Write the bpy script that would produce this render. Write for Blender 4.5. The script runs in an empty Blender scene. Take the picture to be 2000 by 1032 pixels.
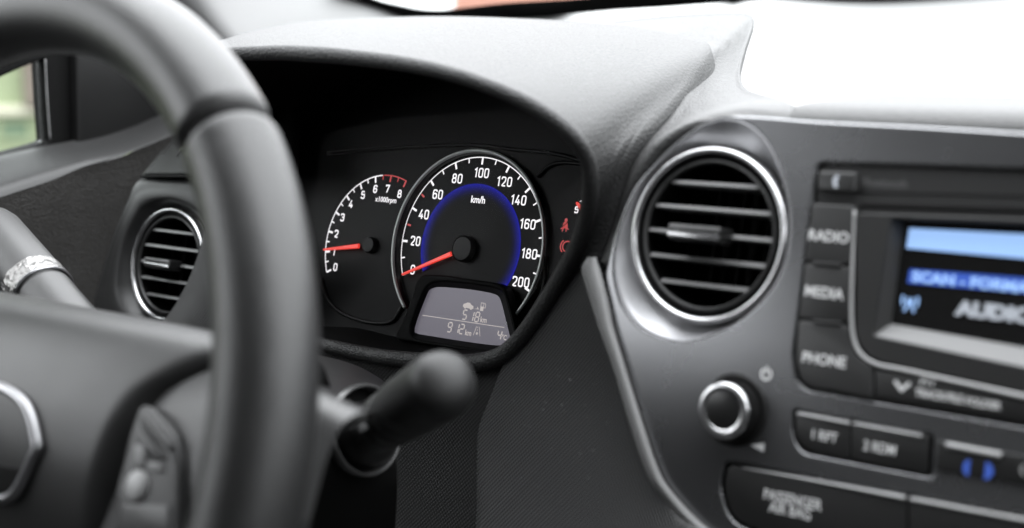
import bpy, bmesh, math, random
import numpy as np
from mathutils import Vector, Matrix
from mathutils.geometry import delaunay_2d_cdt
random.seed(4)
R = math.radians
SC = bpy.context.scene
COL = SC.collection

# ------------------------------------------------------------------ camera
# car frame: X to the passenger side, Y to the front of the car, Z up, metres; the camera is the origin
FPX = 2778.0
BAS = np.array([[0.78199208, 0.62328834, 0.0],
                [0.09172442, -0.11507942, -0.98911243],
                [-0.61650224, 0.77347805, -0.1471621]])   # rows: right, down, forward
cam = bpy.data.cameras.new('camera')
cam_o = bpy.data.objects.new('camera', cam)
COL.objects.link(cam_o)
rt, dn, fw = BAS
cam_o.matrix_world = Matrix(((rt[0], -dn[0], -fw[0], 0), (rt[1], -dn[1], -fw[1], 0), (rt[2], -dn[2], -fw[2], 0), (0, 0, 0, 1)))
cam.sensor_width = 36.0
cam.lens = 36.0 * FPX / 2000.0
cam.clip_start = 0.02
cam.clip_end = 300
cam.dof.use_dof = True
cam.dof.focus_distance = 0.81
cam.dof.aperture_fstop = 5.2
SC.camera = cam_o

# ------------------------------------------------------------------ sky and exposure
w = bpy.data.worlds.new('World')
SC.world = w
w.use_nodes = True
bg = w.node_tree.nodes['Background']
bg.inputs[0].default_value = (0.95, 0.975, 1.0, 1)
bg.inputs[1].default_value = 1.0
# overcast sky: horizon a third as bright as the zenith
_tc = w.node_tree.nodes.new('ShaderNodeTexCoord'); _sx = w.node_tree.nodes.new('ShaderNodeSeparateXYZ'); _mr = w.node_tree.nodes.new('ShaderNodeMapRange')
_mr.inputs[1].default_value = 0.0; _mr.inputs[2].default_value = 1.0; _mr.inputs[3].default_value = 0.5; _mr.inputs[4].default_value = 1.6
w.node_tree.links.new(_tc.outputs['Generated'], _sx.inputs[0]); w.node_tree.links.new(_sx.outputs[2], _mr.inputs[0]); w.node_tree.links.new(_mr.outputs[0], bg.inputs[1])
SC.view_settings.view_transform = 'Standard'
SC.view_settings.look = 'None'
SC.view_settings.gamma = 1.0
SC.view_settings.use_curve_mapping = False
EXPO = 2.45
SC.view_settings.exposure = EXPO
GAIN = 2.0 ** -EXPO            # emission that shows as 1.0 in the picture
SC.cycles.use_denoising = True
SC.cycles.max_bounces = 8
SC.cycles.diffuse_bounces = 4
SC.cycles.caustics_reflective = False
SC.cycles.caustics_refractive = False

def portal(name, loc, sx, sy, direction):
    l = bpy.data.lights.new(name, 'AREA')
    l.shape = 'RECTANGLE'; l.size = sx; l.size_y = sy
    l.cycles.is_portal = True
    o = bpy.data.objects.new(name, l)
    COL.objects.link(o)
    o.location = loc
    o.rotation_euler = Vector(direction).to_track_quat('-Z', 'Y').to_euler()
portal('windscreen_portal', (-0.2, 0.64, 0.25), 1.6, 1.05, (0, -0.48, -0.88))
portal('left_window_portal', (-1.0, 0.05, 0.17), 1.6, 0.5, (1, 0, 0))
portal('right_window_portal', (0.66, 0.05, 0.17), 1.6, 0.5, (-1, 0, 0))

# ------------------------------------------------------------------ pixel rays and frames
def ray(x, y):
    return np.array([(x - 1000) / FPX, (y - 516) / FPX, 1.0]) @ BAS
def P(x, y, c, v):
    r = ray(x, y)
    return r * (v if c == 'D' else v / r['XYZ'.index(c)])
class Frame:
    def __init__(s, O, tilt=None, N=None, U=None):
        s.O = np.array(O, float)
        if N is None:
            t = R(tilt)
            s.U = np.array([1., 0, 0]); s.V = np.array([0, math.sin(t), math.cos(t)]); s.N = np.array([0, -math.cos(t), math.sin(t)])
        else:
            s.N = np.array(N, float) / np.linalg.norm(N)
            u = np.array(U if U is not None else (1, 0, 0), float); u -= s.N * (u @ s.N); s.U = u / np.linalg.norm(u)
            s.V = np.cross(s.N, s.U)
    def uv(s, x, y, h=0.0):
        r = ray(x, y); k = ((s.O + h * s.N) @ s.N) / (r @ s.N); p = r * k - s.O
        return (float(p @ s.U), float(p @ s.V))
    def pt(s, u, v, h=0.0):
        return s.O + u * s.U + v * s.V + h * s.N
    def px(s, x, y, h=0.0):
        u, v = s.uv(x, y, h); return s.pt(u, v, h)
    def mat(s, h=0.0):
        o = s.O + h * s.N
        return Matrix(((s.U[0], s.V[0], s.N[0], o[0]), (s.U[1], s.V[1], s.N[1], o[1]), (s.U[2], s.V[2], s.N[2], o[2]), (0, 0, 0, 1)))
FC = Frame(ray(917.2, 482.9) * 0.82, 13.85)    # dial face
FF = Frame(ray(1378, 459) * 0.62, 10)          # centre fascia, origin at its vent
FL = Frame(ray(325, 517) * 0.96, 10)           # driver's side vent
FW = Frame((-0.5281, 0.2903, -0.1558), 21)     # steering wheel
RS = 0.82 / 15.62                              # radius of the speedometer scale

# ------------------------------------------------------------------ materials
MATS = {}
def nodes(name):
    m = bpy.data.materials.new(name); m.use_nodes = True
    nt = m.node_tree; return m, nt, nt.nodes['Principled BSDF']
def N_(nt, t, **k):
    n = nt.nodes.new(t)
    for a, b in k.items(): setattr(n, a, b)
    return n
def mat(name, col, rough=0.5, metal=0.0, bump=None, var=0.0, spec=0.5, coat=0.0, rvar=0.0):
    """bump: (kind, scale per metre, strength, distance)"""
    m, nt, b = nodes(name)
    L = nt.links.new
    c = (col, col, col, 1) if not hasattr(col, '__len__') else tuple(col) + (1,)
    b.inputs['Base Color'].default_value = c
    b.inputs['Roughness'].default_value = rough
    b.inputs['Metallic'].default_value = metal
    b.inputs['Specular IOR Level'].default_value = spec
    b.inputs['Coat Weight'].default_value = coat
    b.inputs['Coat Roughness'].default_value = 0.15
    tc = N_(nt, 'ShaderNodeTexCoord')
    if var or rvar:
        nz = N_(nt, 'ShaderNodeTexNoise'); nz.inputs['Scale'].default_value = 38; nz.inputs['Detail'].default_value = 6
        L(tc.outputs['Object'], nz.inputs['Vector'])
        if var:
            mx = N_(nt, 'ShaderNodeMix', data_type='RGBA')
            mx.inputs[6].default_value = tuple(x * (1 - var) for x in c[:3]) + (1,)
            mx.inputs[7].default_value = tuple(min(1, x * (1 + var)) for x in c[:3]) + (1,)
            L(nz.outputs['Fac'], mx.inputs[0]); L(mx.outputs[2], b.inputs['Base Color'])
        if rvar:
            mr = N_(nt, 'ShaderNodeMapRange'); mr.inputs[3].default_value = rough - rvar; mr.inputs[4].default_value = rough + rvar
            L(nz.outputs['Fac'], mr.inputs[0]); L(mr.outputs[0], b.inputs['Roughness'])
    if bump:
        kind, sc, st, dist = bump
        bp = N_(nt, 'ShaderNodeBump'); bp.inputs['Strength'].default_value = st; bp.inputs['Distance'].default_value = dist
        if kind == 'leather':
            n0 = N_(nt, 'ShaderNodeTexNoise'); n0.inputs['Scale'].default_value = sc * 0.35
            va = N_(nt, 'ShaderNodeVectorMath', operation='MULTIPLY_ADD')
            va.inputs[1].default_value = (0.35 / sc,) * 3
            L(tc.outputs['Object'], n0.inputs['Vector']); L(n0.outputs['Color'], va.inputs[0]); L(tc.outputs['Object'], va.inputs[2])
            vo = N_(nt, 'ShaderNodeTexVoronoi', feature='DISTANCE_TO_EDGE'); vo.inputs['Scale'].default_value = sc
            L(va.outputs[0], vo.inputs['Vector'])
            mr = N_(nt, 'ShaderNodeMapRange'); mr.interpolation_type = 'SMOOTHSTEP'
            mr.inputs[1].default_value = 0.02; mr.inputs[2].default_value = 0.28
            L(vo.outputs['Distance'], mr.inputs[0]); L(mr.outputs[0], bp.inputs['Height'])
        elif kind == 'dots':      # staggered fine dash pattern in X / Z
            sx = N_(nt, 'ShaderNodeSeparateXYZ'); L(tc.outputs['Object'], sx.inputs[0])
            def wv(src, k, op='SINE'):
                a = N_(nt, 'ShaderNodeMath', operation='MULTIPLY'); a.inputs[1].default_value = k * 2 * math.pi
                L(src, a.inputs[0]); s_ = N_(nt, 'ShaderNodeMath', operation=op); L(a.outputs[0], s_.inputs[0]); return s_.outputs[0]
            ad = N_(nt, 'ShaderNodeMath', operation='ADD'); L(sx.outputs[0], ad.inputs[0]); L(sx.outputs[2], ad.inputs[1])
            su = N_(nt, 'ShaderNodeMath', operation='SUBTRACT'); L(sx.outputs[0], su.inputs[0]); L(sx.outputs[2], su.inputs[1])
            mu = N_(nt, 'ShaderNodeMath', operation='ADD')
            L(wv(ad.outputs[0], sc * .62), mu.inputs[0]); L(wv(su.outputs[0], sc * .62), mu.inputs[1])
            L(mu.outputs[0], bp.inputs['Height'])
        elif kind == 'fine':
            n0 = N_(nt, 'ShaderNodeTexNoise'); n0.inputs['Scale'].default_value = sc; n0.inputs['Detail'].default_value = 3
            L(tc.outputs['Object'], n0.inputs['Vector']); L(n0.outputs['Fac'], bp.inputs['Height'])
        elif kind == 'ribs':
            sx = N_(nt, 'ShaderNodeSeparateXYZ'); L(tc.outputs['Object'], sx.inputs[0])
            a = N_(nt, 'ShaderNodeMath', operation='MULTIPLY'); a.inputs[1].default_value = sc * 2 * math.pi; L(sx.outputs[2], a.inputs[0])
            s_ = N_(nt, 'ShaderNodeMath', operation='SINE'); L(a.outputs[0], s_.inputs[0]); L(s_.outputs[0], bp.inputs['Height'])
        L(bp.outputs[0], b.inputs['Normal'])
    MATS[name] = m
    return m
def emat(name, col, show=1.0, gloss=0.3):
    """backlit print or a screen: shows as col*show in the picture"""
    m, nt, b = nodes(name)
    b.inputs['Base Color'].default_value = tuple(x * 0.3 for x in col) + (1,)
    b.inputs['Roughness'].default_value = gloss
    b.inputs['Emission Color'].default_value = tuple(col) + (1,)
    b.inputs['Emission Strength'].default_value = show * GAIN
    MATS[name] = m; return m
def glass(name, tint=(1, 1, 1), refl=1.0, rough=0.0):
    m = bpy.data.materials.new(name); m.use_nodes = True
    nt = m.node_tree; nt.nodes.clear()
    out = N_(nt, 'ShaderNodeOutputMaterial'); mx = N_(nt, 'ShaderNodeMixShader')
    tr = N_(nt, 'ShaderNodeBsdfTransparent'); tr.inputs[0].default_value = tuple(tint) + (1,)
    gl = N_(nt, 'ShaderNodeBsdfGlossy'); gl.inputs['Roughness'].default_value = rough
    fr = N_(nt, 'ShaderNodeFresnel'); fr.inputs[0].default_value = 1.45
    mu = N_(nt, 'ShaderNodeMath', operation='MULTIPLY'); mu.inputs[1].default_value = refl
    L = nt.links.new
    L(fr.outputs[0], mu.inputs[0]); L(mu.outputs[0], mx.inputs[0]); L(tr.outputs[0], mx.inputs[1]); L(gl.outputs[0], mx.inputs[2]); L(mx.outputs[0], out.inputs[0])
    MATS[name] = m; return m

mat('hood_leather', 0.034, 0.50, spec=0.42, bump=('leather', 430, 0.42, 0.0006), var=0.08)
mat('pad_leather', 0.036, 0.48, bump=('leather', 430, 0.45, 0.0006), var=0.08)
mat('lip_leather', 0.022, 0.55, bump=('leather', 460, 0.5, 0.0006))
mat('door_leather', (0.044, 0.042, 0.040), 0.42, bump=('leather', 440, 0.55, 0.0007), var=0.1)
mat('door_smooth', 0.022, 0.5, bump=('fine', 1500, 0.25, 0.0004))
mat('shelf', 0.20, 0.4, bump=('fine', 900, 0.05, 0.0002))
mat('dots', 0.09, 0.42, bump=('dots', 640, 1.0, 0.0010), var=0.06)
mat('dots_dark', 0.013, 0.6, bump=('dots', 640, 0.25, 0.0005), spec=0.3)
mat('dots_light', 0.05, 0.45, bump=('dots', 640, 0.7, 0.0007))
mat('trim_light', 0.22, 0.5, bump=('ribs', 700, 0.5, 0.0004))
mat('fascia', (0.25, 0.252, 0.26), 0.27, 0.92, bump=('fine', 3000, 0.05, 0.0002), rvar=0.02)
mat('dish_silver', (0.40, 0.40, 0.415), 0.36, 0.4, bump=('fine', 3000, 0.08, 0.0002))
mat('chrome', (0.80, 0.80, 0.82), 0.12, 1.0)
mat('satin_chrome', (0.66, 0.66, 0.67), 0.25, 1.0)
mat('grey_ring', (0.62, 0.65, 0.63), 0.4, 0.25)
mat('grey_metal', (0.34, 0.34, 0.35), 0.32, 0.9)
mat('collar', 0.05, 0.24)
mat('stalk_end', 0.009, 0.5, bump=('fine', 1600, 0.15, 0.0003))
mat('ledge', 0.17, 0.45)
mat('black_matte', 0.005, 0.6, bump=('fine', 2500, 0.15, 0.0002), spec=0.08)
mat('black_plastic', 0.010, 0.45, spec=0.18, bump=('fine', 2200, 0.2, 0.0003), rvar=0.05)
mat('black_gloss', 0.008, 0.16)
mat('piano_black', 0.010, 0.28)
mat('dial_black', 0.010, 0.5, spec=0.12)
mat('radio_black', 0.018, 0.42, bump=('fine', 2600, 0.2, 0.0002), rvar=0.04)
mat('button_grey', 0.028, 0.42, bump=('fine', 2600, 0.2, 0.0002), rvar=0.04)
mat('button_black', 0.012, 0.42, bump=('fine', 2600, 0.2, 0.0002))
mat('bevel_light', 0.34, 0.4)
mat('slat', 0.13, 0.3)
mat('wheel_upper', 0.036, 0.34, bump=('leather', 900, 0.18, 0.0004), rvar=0.05)
mat('wheel_grip', 0.016, 0.34, bump=('leather', 900, 0.25, 0.0004), rvar=0.05)
mat('wheel_pad', 0.030, 0.38, bump=('fine', 1600, 0.25, 0.0004), rvar=0.05)
mat('wheel_spoke', 0.042, 0.40, 0.1, bump=('fine', 1600, 0.2, 0.0003))
mat('stalk_grey', 0.035, 0.42, bump=('fine', 1600, 0.15, 0.0003))
mat('stalk_black', 0.010, 0.38, bump=('fine', 1600, 0.15, 0.0003))
mat('foil', (0.24, 0.235, 0.23), 0.28, 0.85, bump=('fine', 260, 0.9, 0.002))
mat('pillar_grey', 0.12, 0.6, bump=('fine', 1500, 0.2, 0.0004))
mat('print_white', 0.7, 0.5)
mat('print_dim', 0.22, 0.5)
mat('print_grey', 0.10, 0.5)
mat('lcd_print', (0.50, 0.47, 0.45), 0.5)
mat('asphalt', 0.06, 0.9, bump=('fine', 60, 0.6, 0.01))
mat('cabin_dark', 0.02, 0.8)
mat('headliner', 0.10, 0.9)
mat('wall_green', (0.26, 0.30, 0.18), 0.8, var=0.2)
mat('wall_cream', (0.55, 0.52, 0.42), 0.8, var=0.1)
mat('frame_green', (0.11, 0.16, 0.10), 0.6)
mat('wood_brown', (0.15, 0.12, 0.10), 0.7, var=0.25)
mat('brick_red', (0.40, 0.20, 0.15), 0.85, var=0.1)
emat('lit_white', (1.0, 0.97, 1.0), 0.95)
emat('lit_red', (1.0, 0.03, 0.02), 0.85)
emat('lit_dark_red', (0.8, 0.01, 0.01), 0.48)
emat('needle_red', (1.0, 0.05, 0.03), 0.75)
emat('lcd_face', (0.30, 0.28, 0.34), 0.36, 0.4)
emat('lcd_digit', (0.62, 0.57, 0.55), 0.72, 0.5)
emat('lit_blue_bar', (0.36, 0.58, 1.0), 0.95)
emat('lit_blue_text', (0.22, 0.36, 0.95), 0.75)
emat('lit_blue_deep', (0.05, 0.12, 0.55), 0.75)
emat('lit_screen_white', (0.50, 0.54, 0.60), 0.7)
emat('lit_switch_blue', (0.06, 0.13, 0.55), 0.65)
glass('pane', (0.97, 0.99, 0.98), 1.0)
glass('lens', (1, 1, 1), 0.035)
m, nt, b_ = nodes('blue_glow')     # light guide ring, brighter to its outer edge
uvn = N_(nt, 'ShaderNodeUVMap'); sx_ = N_(nt, 'ShaderNodeSeparateXYZ'); pw = N_(nt, 'ShaderNodeMath', operation='POWER'); pw.inputs[1].default_value = 3.0
ml = N_(nt, 'ShaderNodeMath', operation='MULTIPLY'); ml.inputs[1].default_value = 0.75 * GAIN
nt.links.new(uvn.outputs[0], sx_.inputs[0]); nt.links.new(sx_.outputs[1], pw.inputs[0]); nt.links.new(pw.outputs[0], ml.inputs[0])
nt.links.new(ml.outputs[0], b_.inputs['Emission Strength'])
b_.inputs['Emission Color'].default_value = (0.008, 0.010, 0.42, 1); b_.inputs['Base Color'].default_value = (0.01, 0.01, 0.01, 1); b_.inputs['Roughness'].default_value = 0.5; b_.inputs['Specular IOR Level'].default_value = 0.12
MATS['blue_glow'] = m

# ------------------------------------------------------------------ object helpers
def thing(name, label, cat, loc, group=None):
    o = bpy.data.objects.new(name, None); o.empty_display_size = 0.02
    COL.objects.link(o); o.location = tuple(loc); o['label'] = label; o['category'] = cat
    if group: o['group'] = group
    return o
def obj(name, me, m, parent=None, smooth=True, label=None, kind=None):
    o = bpy.data.objects.new(name, me); COL.objects.link(o)
    me.materials.clear(); me.materials.append(MATS[m])
    if smooth is True:
        for p in me.polygons: p.use_smooth = True
    elif smooth:
        for p in me.polygons: p.use_smooth = True
        me.set_sharp_from_angle(angle=R(smooth))
    if parent is not None:
        o.parent = parent
        t = Vector((0, 0, 0)); q = parent
        while q is not None: t += q.location; q = q.parent
        o.location = -t          # parents only ever translate
    if label: o['label'] = label
    if kind: o['kind'] = kind
    return o
def mesh(vs, fs, name='m'):
    me = bpy.data.meshes.new(name); me.from_pydata([tuple(map(float, v)) for v in vs], [], fs); me.update(); return me
def fixn(me):
    b = bmesh.new(); b.from_mesh(me); bmesh.ops.recalc_face_normals(b, faces=b.faces); b.to_mesh(me); b.free(); return me
def cat_rom(pts, n, closed=False):
    p = np.array(pts, float); k = len(p)
    if k == 2: return [p[0] + (p[1] - p[0]) * t for t in np.linspace(0, 1, n)]
    seg = k if closed else k - 1
    d = [0.0]
    for i in range(seg): d.append(d[-1] + max(1e-9, np.linalg.norm(p[(i + 1) % k] - p[i])))
    out = []
    for t in np.linspace(0, d[-1], n, endpoint=not closed):
        i = min(seg - 1, max(0, int(np.searchsorted(d, t, side='right') - 1))); s = (t - d[i]) / (d[i + 1] - d[i])
        if closed: a, b, c, e = p[(i - 1) % k], p[i], p[(i + 1) % k], p[(i + 2) % k]
        else:
            b, c = p[i], p[i + 1]; a = p[i - 1] if i else 2 * b - c; e = p[i + 2] if i + 2 < k else 2 * c - b
        out.append(0.5 * (2 * b + (c - a) * s + (2 * a - 5 * b + 4 * c - e) * s * s + (3 * b - a - 3 * c + e) * s ** 3))
    return out
def loft(rows, nu=40, nv=24, closed_u=False, res_rows=True):
    rs = [cat_rom(r, nu, closed_u) for r in rows]
    if res_rows: g = list(zip(*[cat_rom([r[i] for r in rs], nv) for i in range(nu)]))
    else: g = rs
    vs = [v for row in g for v in row]; fs = []
    for j in range(len(g) - 1):
        for i in range(nu if closed_u else nu - 1):
            a = j * nu + i; b = j * nu + (i + 1) % nu
            fs.append((a, b, b + nu, a + nu))
    return mesh(vs, fs)
def tube(pts, rad, n=16, sides=12, closed=False, flat=1.0, caps=True, ref=None):
    c = np.array(cat_rom(pts, n, closed)); rr = np.array(cat_rom([(r, 0, 0) for r in rad], n, closed))[:, 0] if hasattr(rad, '__len__') else np.full(n, rad)
    tg = (np.roll(c, -1, 0) - np.roll(c, 1, 0)) if closed else np.gradient(c, axis=0)
    vs, fs = [], []
    a = None
    for i in range(n):
        t = tg[i] / np.linalg.norm(tg[i])
        if a is None:
            a = np.cross(t, (0, 0, 1.0) if abs(t[2]) < .9 else (1.0, 0, 0)) if ref is None else np.array(ref, float)
        a = a - t * (a @ t); a /= np.linalg.norm(a); b = np.cross(t, a)
        for k in range(sides):
            q = 2 * math.pi * k / sides
            vs.append(c[i] + rr[i] * (math.cos(q) * a + flat * math.sin(q) * b))
    for i in range(n if closed else n - 1):
        for k in range(sides):
            j = (i + 1) % n
            fs.append((i * sides + k, i * sides + (k + 1) % sides, j * sides + (k + 1) % sides, j * sides + k))
    if not closed and caps:
        fs.append(tuple(range(sides))[::-1]); fs.append(tuple((n - 1) * sides + k for k in range(sides)))
    return fixn(mesh(vs, fs))
def lathe(F, prof, n=48, c=(0, 0), a0=0, a1=2 * math.pi):
    """prof: list of (radius, h) round the frame normal at in-plane point c"""
    full = abs(a1 - a0 - 2 * math.pi) < 1e-6
    m = n if full else n + 1
    vs, fs = [], []
    for r, h in prof:
        for k in range(m):
            q = a0 + (a1 - a0) * k / n
            vs.append(F.pt(c[0] + r * math.cos(q), c[1] + r * math.sin(q), h))
    for j in range(len(prof) - 1):
        for k in range(n):
            k2 = (k + 1) % m
            fs.append((j * m + k, j * m + k2, (j + 1) * m + k2, (j + 1) * m + k))
    me = mesh(vs, fs)
    b = bmesh.new(); b.from_mesh(me); bmesh.ops.remove_doubles(b, verts=b.verts, dist=1e-7); bmesh.ops.recalc_face_normals(b, faces=b.faces); b.to_mesh(me); b.free()
    return me
def prism(F, uvs, h0, h1, bev=0.0, seg=2, draft=0.0):
    """closed outline in frame F from height h0 to h1, front edges rounded"""
    b = bmesh.new()
    vs = [b.verts.new(F.pt(u, v, h0)) for u, v in uvs]
    f = b.faces.new(vs)
    e = bmesh.ops.extrude_face_region(b, geom=[f])
    top = [x for x in e['geom'] if isinstance(x, bmesh.types.BMVert)]
    d = Vector(F.N * (h1 - h0))
    for v in top: v.co += d
    if bev:
        ts = set(top)
        ed = [x for x in b.edges if x.verts[0] in ts and x.verts[1] in ts]
        bmesh.ops.bevel(b, geom=ed, offset=bev, segments=seg, profile=0.5, affect='EDGES', clamp_overlap=True)
    bmesh.ops.recalc_face_normals(b, faces=b.faces)
    me = bpy.data.meshes.new('p'); b.to_mesh(me); b.free(); return me
def rnd(uvs, r=0.002, n=5):
    """round the corners of a polygon; r a number or a list"""
    p = [np.array(q, float) for q in uvs]; k = len(p); out = []
    for i in range(k):
        a, b, c = p[i - 1], p[i], p[(i + 1) % k]
        ri = r[i] if hasattr(r, '__len__') else r
        la, lc = np.linalg.norm(a - b), np.linalg.norm(c - b)
        d = min(ri, la * .48, lc * .48)
        if d <= 0: out.append(tuple(b)); continue
        s, e = b + (a - b) / la * d, b + (c - b) / lc * d
        for t in np.linspace(0, 1, n): out.append(tuple((1 - t) ** 2 * s + 2 * t * (1 - t) * b + t * t * e))
    return out
def curve_panel(F, loops, h0, h1, bev=0.0):
    """outline loops (first outer, then holes) in frame F as a filled, bevelled solid"""
    cu = bpy.data.curves.new('c', 'CURVE'); cu.dimensions = '2D'; cu.fill_mode = 'BOTH'
    for lp in loops:
        s = cu.splines.new('POLY'); s.points.add(len(lp) - 1); s.use_cyclic_u = True
        for q, (u, v) in zip(s.points, lp): q.co = (u, v, 0, 1)
    cu.extrude = (h1 - h0) / 2 - bev; cu.bevel_depth = bev; cu.bevel_resolution = 3; cu.offset = -bev
    o = bpy.data.objects.new('c', cu); COL.objects.link(o)
    dg = bpy.context.evaluated_depsgraph_get()
    me = bpy.data.meshes.new_from_object(o.evaluated_get(dg)); bpy.data.objects.remove(o); bpy.data.curves.remove(cu)
    me.transform(F.mat((h0 + h1) / 2)); return me
def text(F, body, uv, size, h, sx=1.0, align='CENTER', rot=0.0, th=0.00008, bold=0.0):
    cu = bpy.data.curves.new('t', 'FONT'); cu.body = body; cu.size = size; cu.align_x = align; cu.align_y = 'CENTER'; cu.extrude = th; cu.offset = bold; cu.resolution_u = 3
    o = bpy.data.objects.new('t', cu); COL.objects.link(o)
    dg = bpy.context.evaluated_depsgraph_get()
    me = bpy.data.meshes.new_from_object(o.evaluated_get(dg)); bpy.data.objects.remove(o); bpy.data.curves.remove(cu)
    me.transform(F.mat(h) @ Matrix.Translation((uv[0], uv[1], 0)) @ Matrix.Rotation(rot, 4, 'Z') @ Matrix.Diagonal((sx, 1, 1, 1))); return me
def ribbon(paths, t, F, h):
    """flat strokes: paths of (u,v); a path may be ('c', pts) for closed"""
    vs, fs = [], []
    for pth in paths:
        cl = pth[0] == 'c'
        p = np.array(pth[1] if cl else pth, float); k = len(p); o = len(vs)
        for i in range(k):
            d1 = p[i] - p[i - 1] if (i or cl) else p[1] - p[0]
            d2 = (p[(i + 1) % k] - p[i]) if (i < k - 1 or cl) else d1
            d1 = d1 / (np.linalg.norm(d1) + 1e-12); d2 = d2 / (np.linalg.norm(d2) + 1e-12)
            n = np.array([-(d1 + d2)[1], (d1 + d2)[0]]); n /= np.linalg.norm(n) + 1e-12
            sc = 1 / max(.5, n @ np.array([-d1[1], d1[0]]))
            for s in (1, -1):
                q = p[i] + n * s * t / 2 * sc; vs.append(F.pt(q[0], q[1], h))
        for i in range(k if cl else k - 1):
            j = (i + 1) % k; fs.append((o + 2 * i, o + 2 * i + 1, o + 2 * j + 1, o + 2 * j))
    return fixn_toward(mesh(vs, fs), F)
def fixn_toward(me, F):
    b = bmesh.new(); b.from_mesh(me)
    for f in b.faces:
        f.normal_update()
        if f.normal.dot(Vector(F.N)) < 0: f.normal_flip()
    b.to_mesh(me); b.free(); return me
def flatpoly(F, polys, h):
    vs, fs = [], []
    for pl in polys:
        o = len(vs); vs += [F.pt(u, v, h) for u, v in pl]; fs.append(tuple(range(o, o + len(pl))))
    return fixn_toward(mesh(vs, fs), F)
def rpath(pts, r, closed=False):
    if closed: return ('c', rnd(pts, r, 5))
    q = rnd(pts, [0] + [r] * (len(pts) - 2) + [0], 5); return q
def digit(ch, x, y, H, W, F, h, t, slant=0.0):
    w, q = W - t, H - t; r = w * .42
    def S(*a): return [(x - w / 2 + u * w + slant * (v - .5) * q, y - q / 2 + v * q) for u, v in a]
    D = {'0': [rpath(S((0, 0), (1, 0), (1, 1), (0, 1)), r, True)],
         '1': [rpath(S((.12, .80), (.62, 1.0), (.62, -.07)), 0)],
         '2': [rpath(S((0, .74), (0, 1), (1, 1), (1, .56), (.02, .0), (1.05, 0)), [0, r, r, r * .8, 0, 0][1])],
         '3': [rpath(S((0, .78), (0, 1), (1, 1), (1, .54), (.35, .54)), r), rpath(S((.35, .54), (1, .54), (1, 0), (0, 0), (0, .22)), r)],
         '4': [S((.62, 1.07), (0, .24), (1.12, .24)), S((.74, .56), (.74, -.07))],
         '5': [rpath(S((.95, 1), (.06, 1), (.02, .52), (1, .62), (1, 0), (0, 0), (0, .2)), r * .6)],
         '6': [rpath(S((0, 0), (1, 0), (1, .58), (0, .58)), r, True), rpath(S((0, .3), (0, 1), (.95, 1), (1, .80)), r)],
         '7': [S((0, .8), (0, 1), (1, 1), (.35, -.07))],
         '8': [rpath(S((0, 0), (1, 0), (1, .53), (0, .53)), r, True), rpath(S((.06, .53), (.94, .53), (.94, 1), (.06, 1)), r, True)],
         '9': [rpath(S((0, .42), (1, .42), (1, 1), (0, 1)), r, True), rpath(S((1, .7), (1, 0), (0, 0)), r)]}
    return ribbon(D[ch], t, F, h)
def join_meshes(ms):
    vs, fs = [], []
    for me in ms:
        o = len(vs); vs += [tuple(v.co) for v in me.vertices]; fs += [tuple(o + i for i in p.vertices) for p in me.polygons]
        bpy.data.meshes.remove(me)
    return mesh(vs, fs)
SEG = {'a': ((0, 1), (1, 1)), 'b': ((1, 1), (1, .5)), 'c': ((1, .5), (1, 0)), 'd': ((0, 0), (1, 0)), 'e': ((0, .5), (0, 0)), 'f': ((0, 1), (0, .5)), 'g': ((0, .5), (1, .5))}
S7 = {'5': 'afgcd', '1': 'bc', '8': 'abcdefg', '9': 'abcdfg', '2': 'abged', '4': 'fgbc'}
def seven(ch, x, y, H, W, F, h, t, slant=0.12):
    ps = []
    for s in S7[ch]:
        (u0, v0), (u1, v1) = SEG[s]
        du, dv = u1 - u0, v1 - v0; g = .06
        a = (u0 + du * g * 1.6, v0 + dv * g * 1.6); b = (u1 - du * g * 1.6, v1 - dv * g * 1.6)
        ps.append([(x + (q[0] - .5) * W + slant * (q[1] - .5) * H, y + (q[1] - .5) * H) for q in (a, b)])
    return ribbon(ps, t, F, h)

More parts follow.
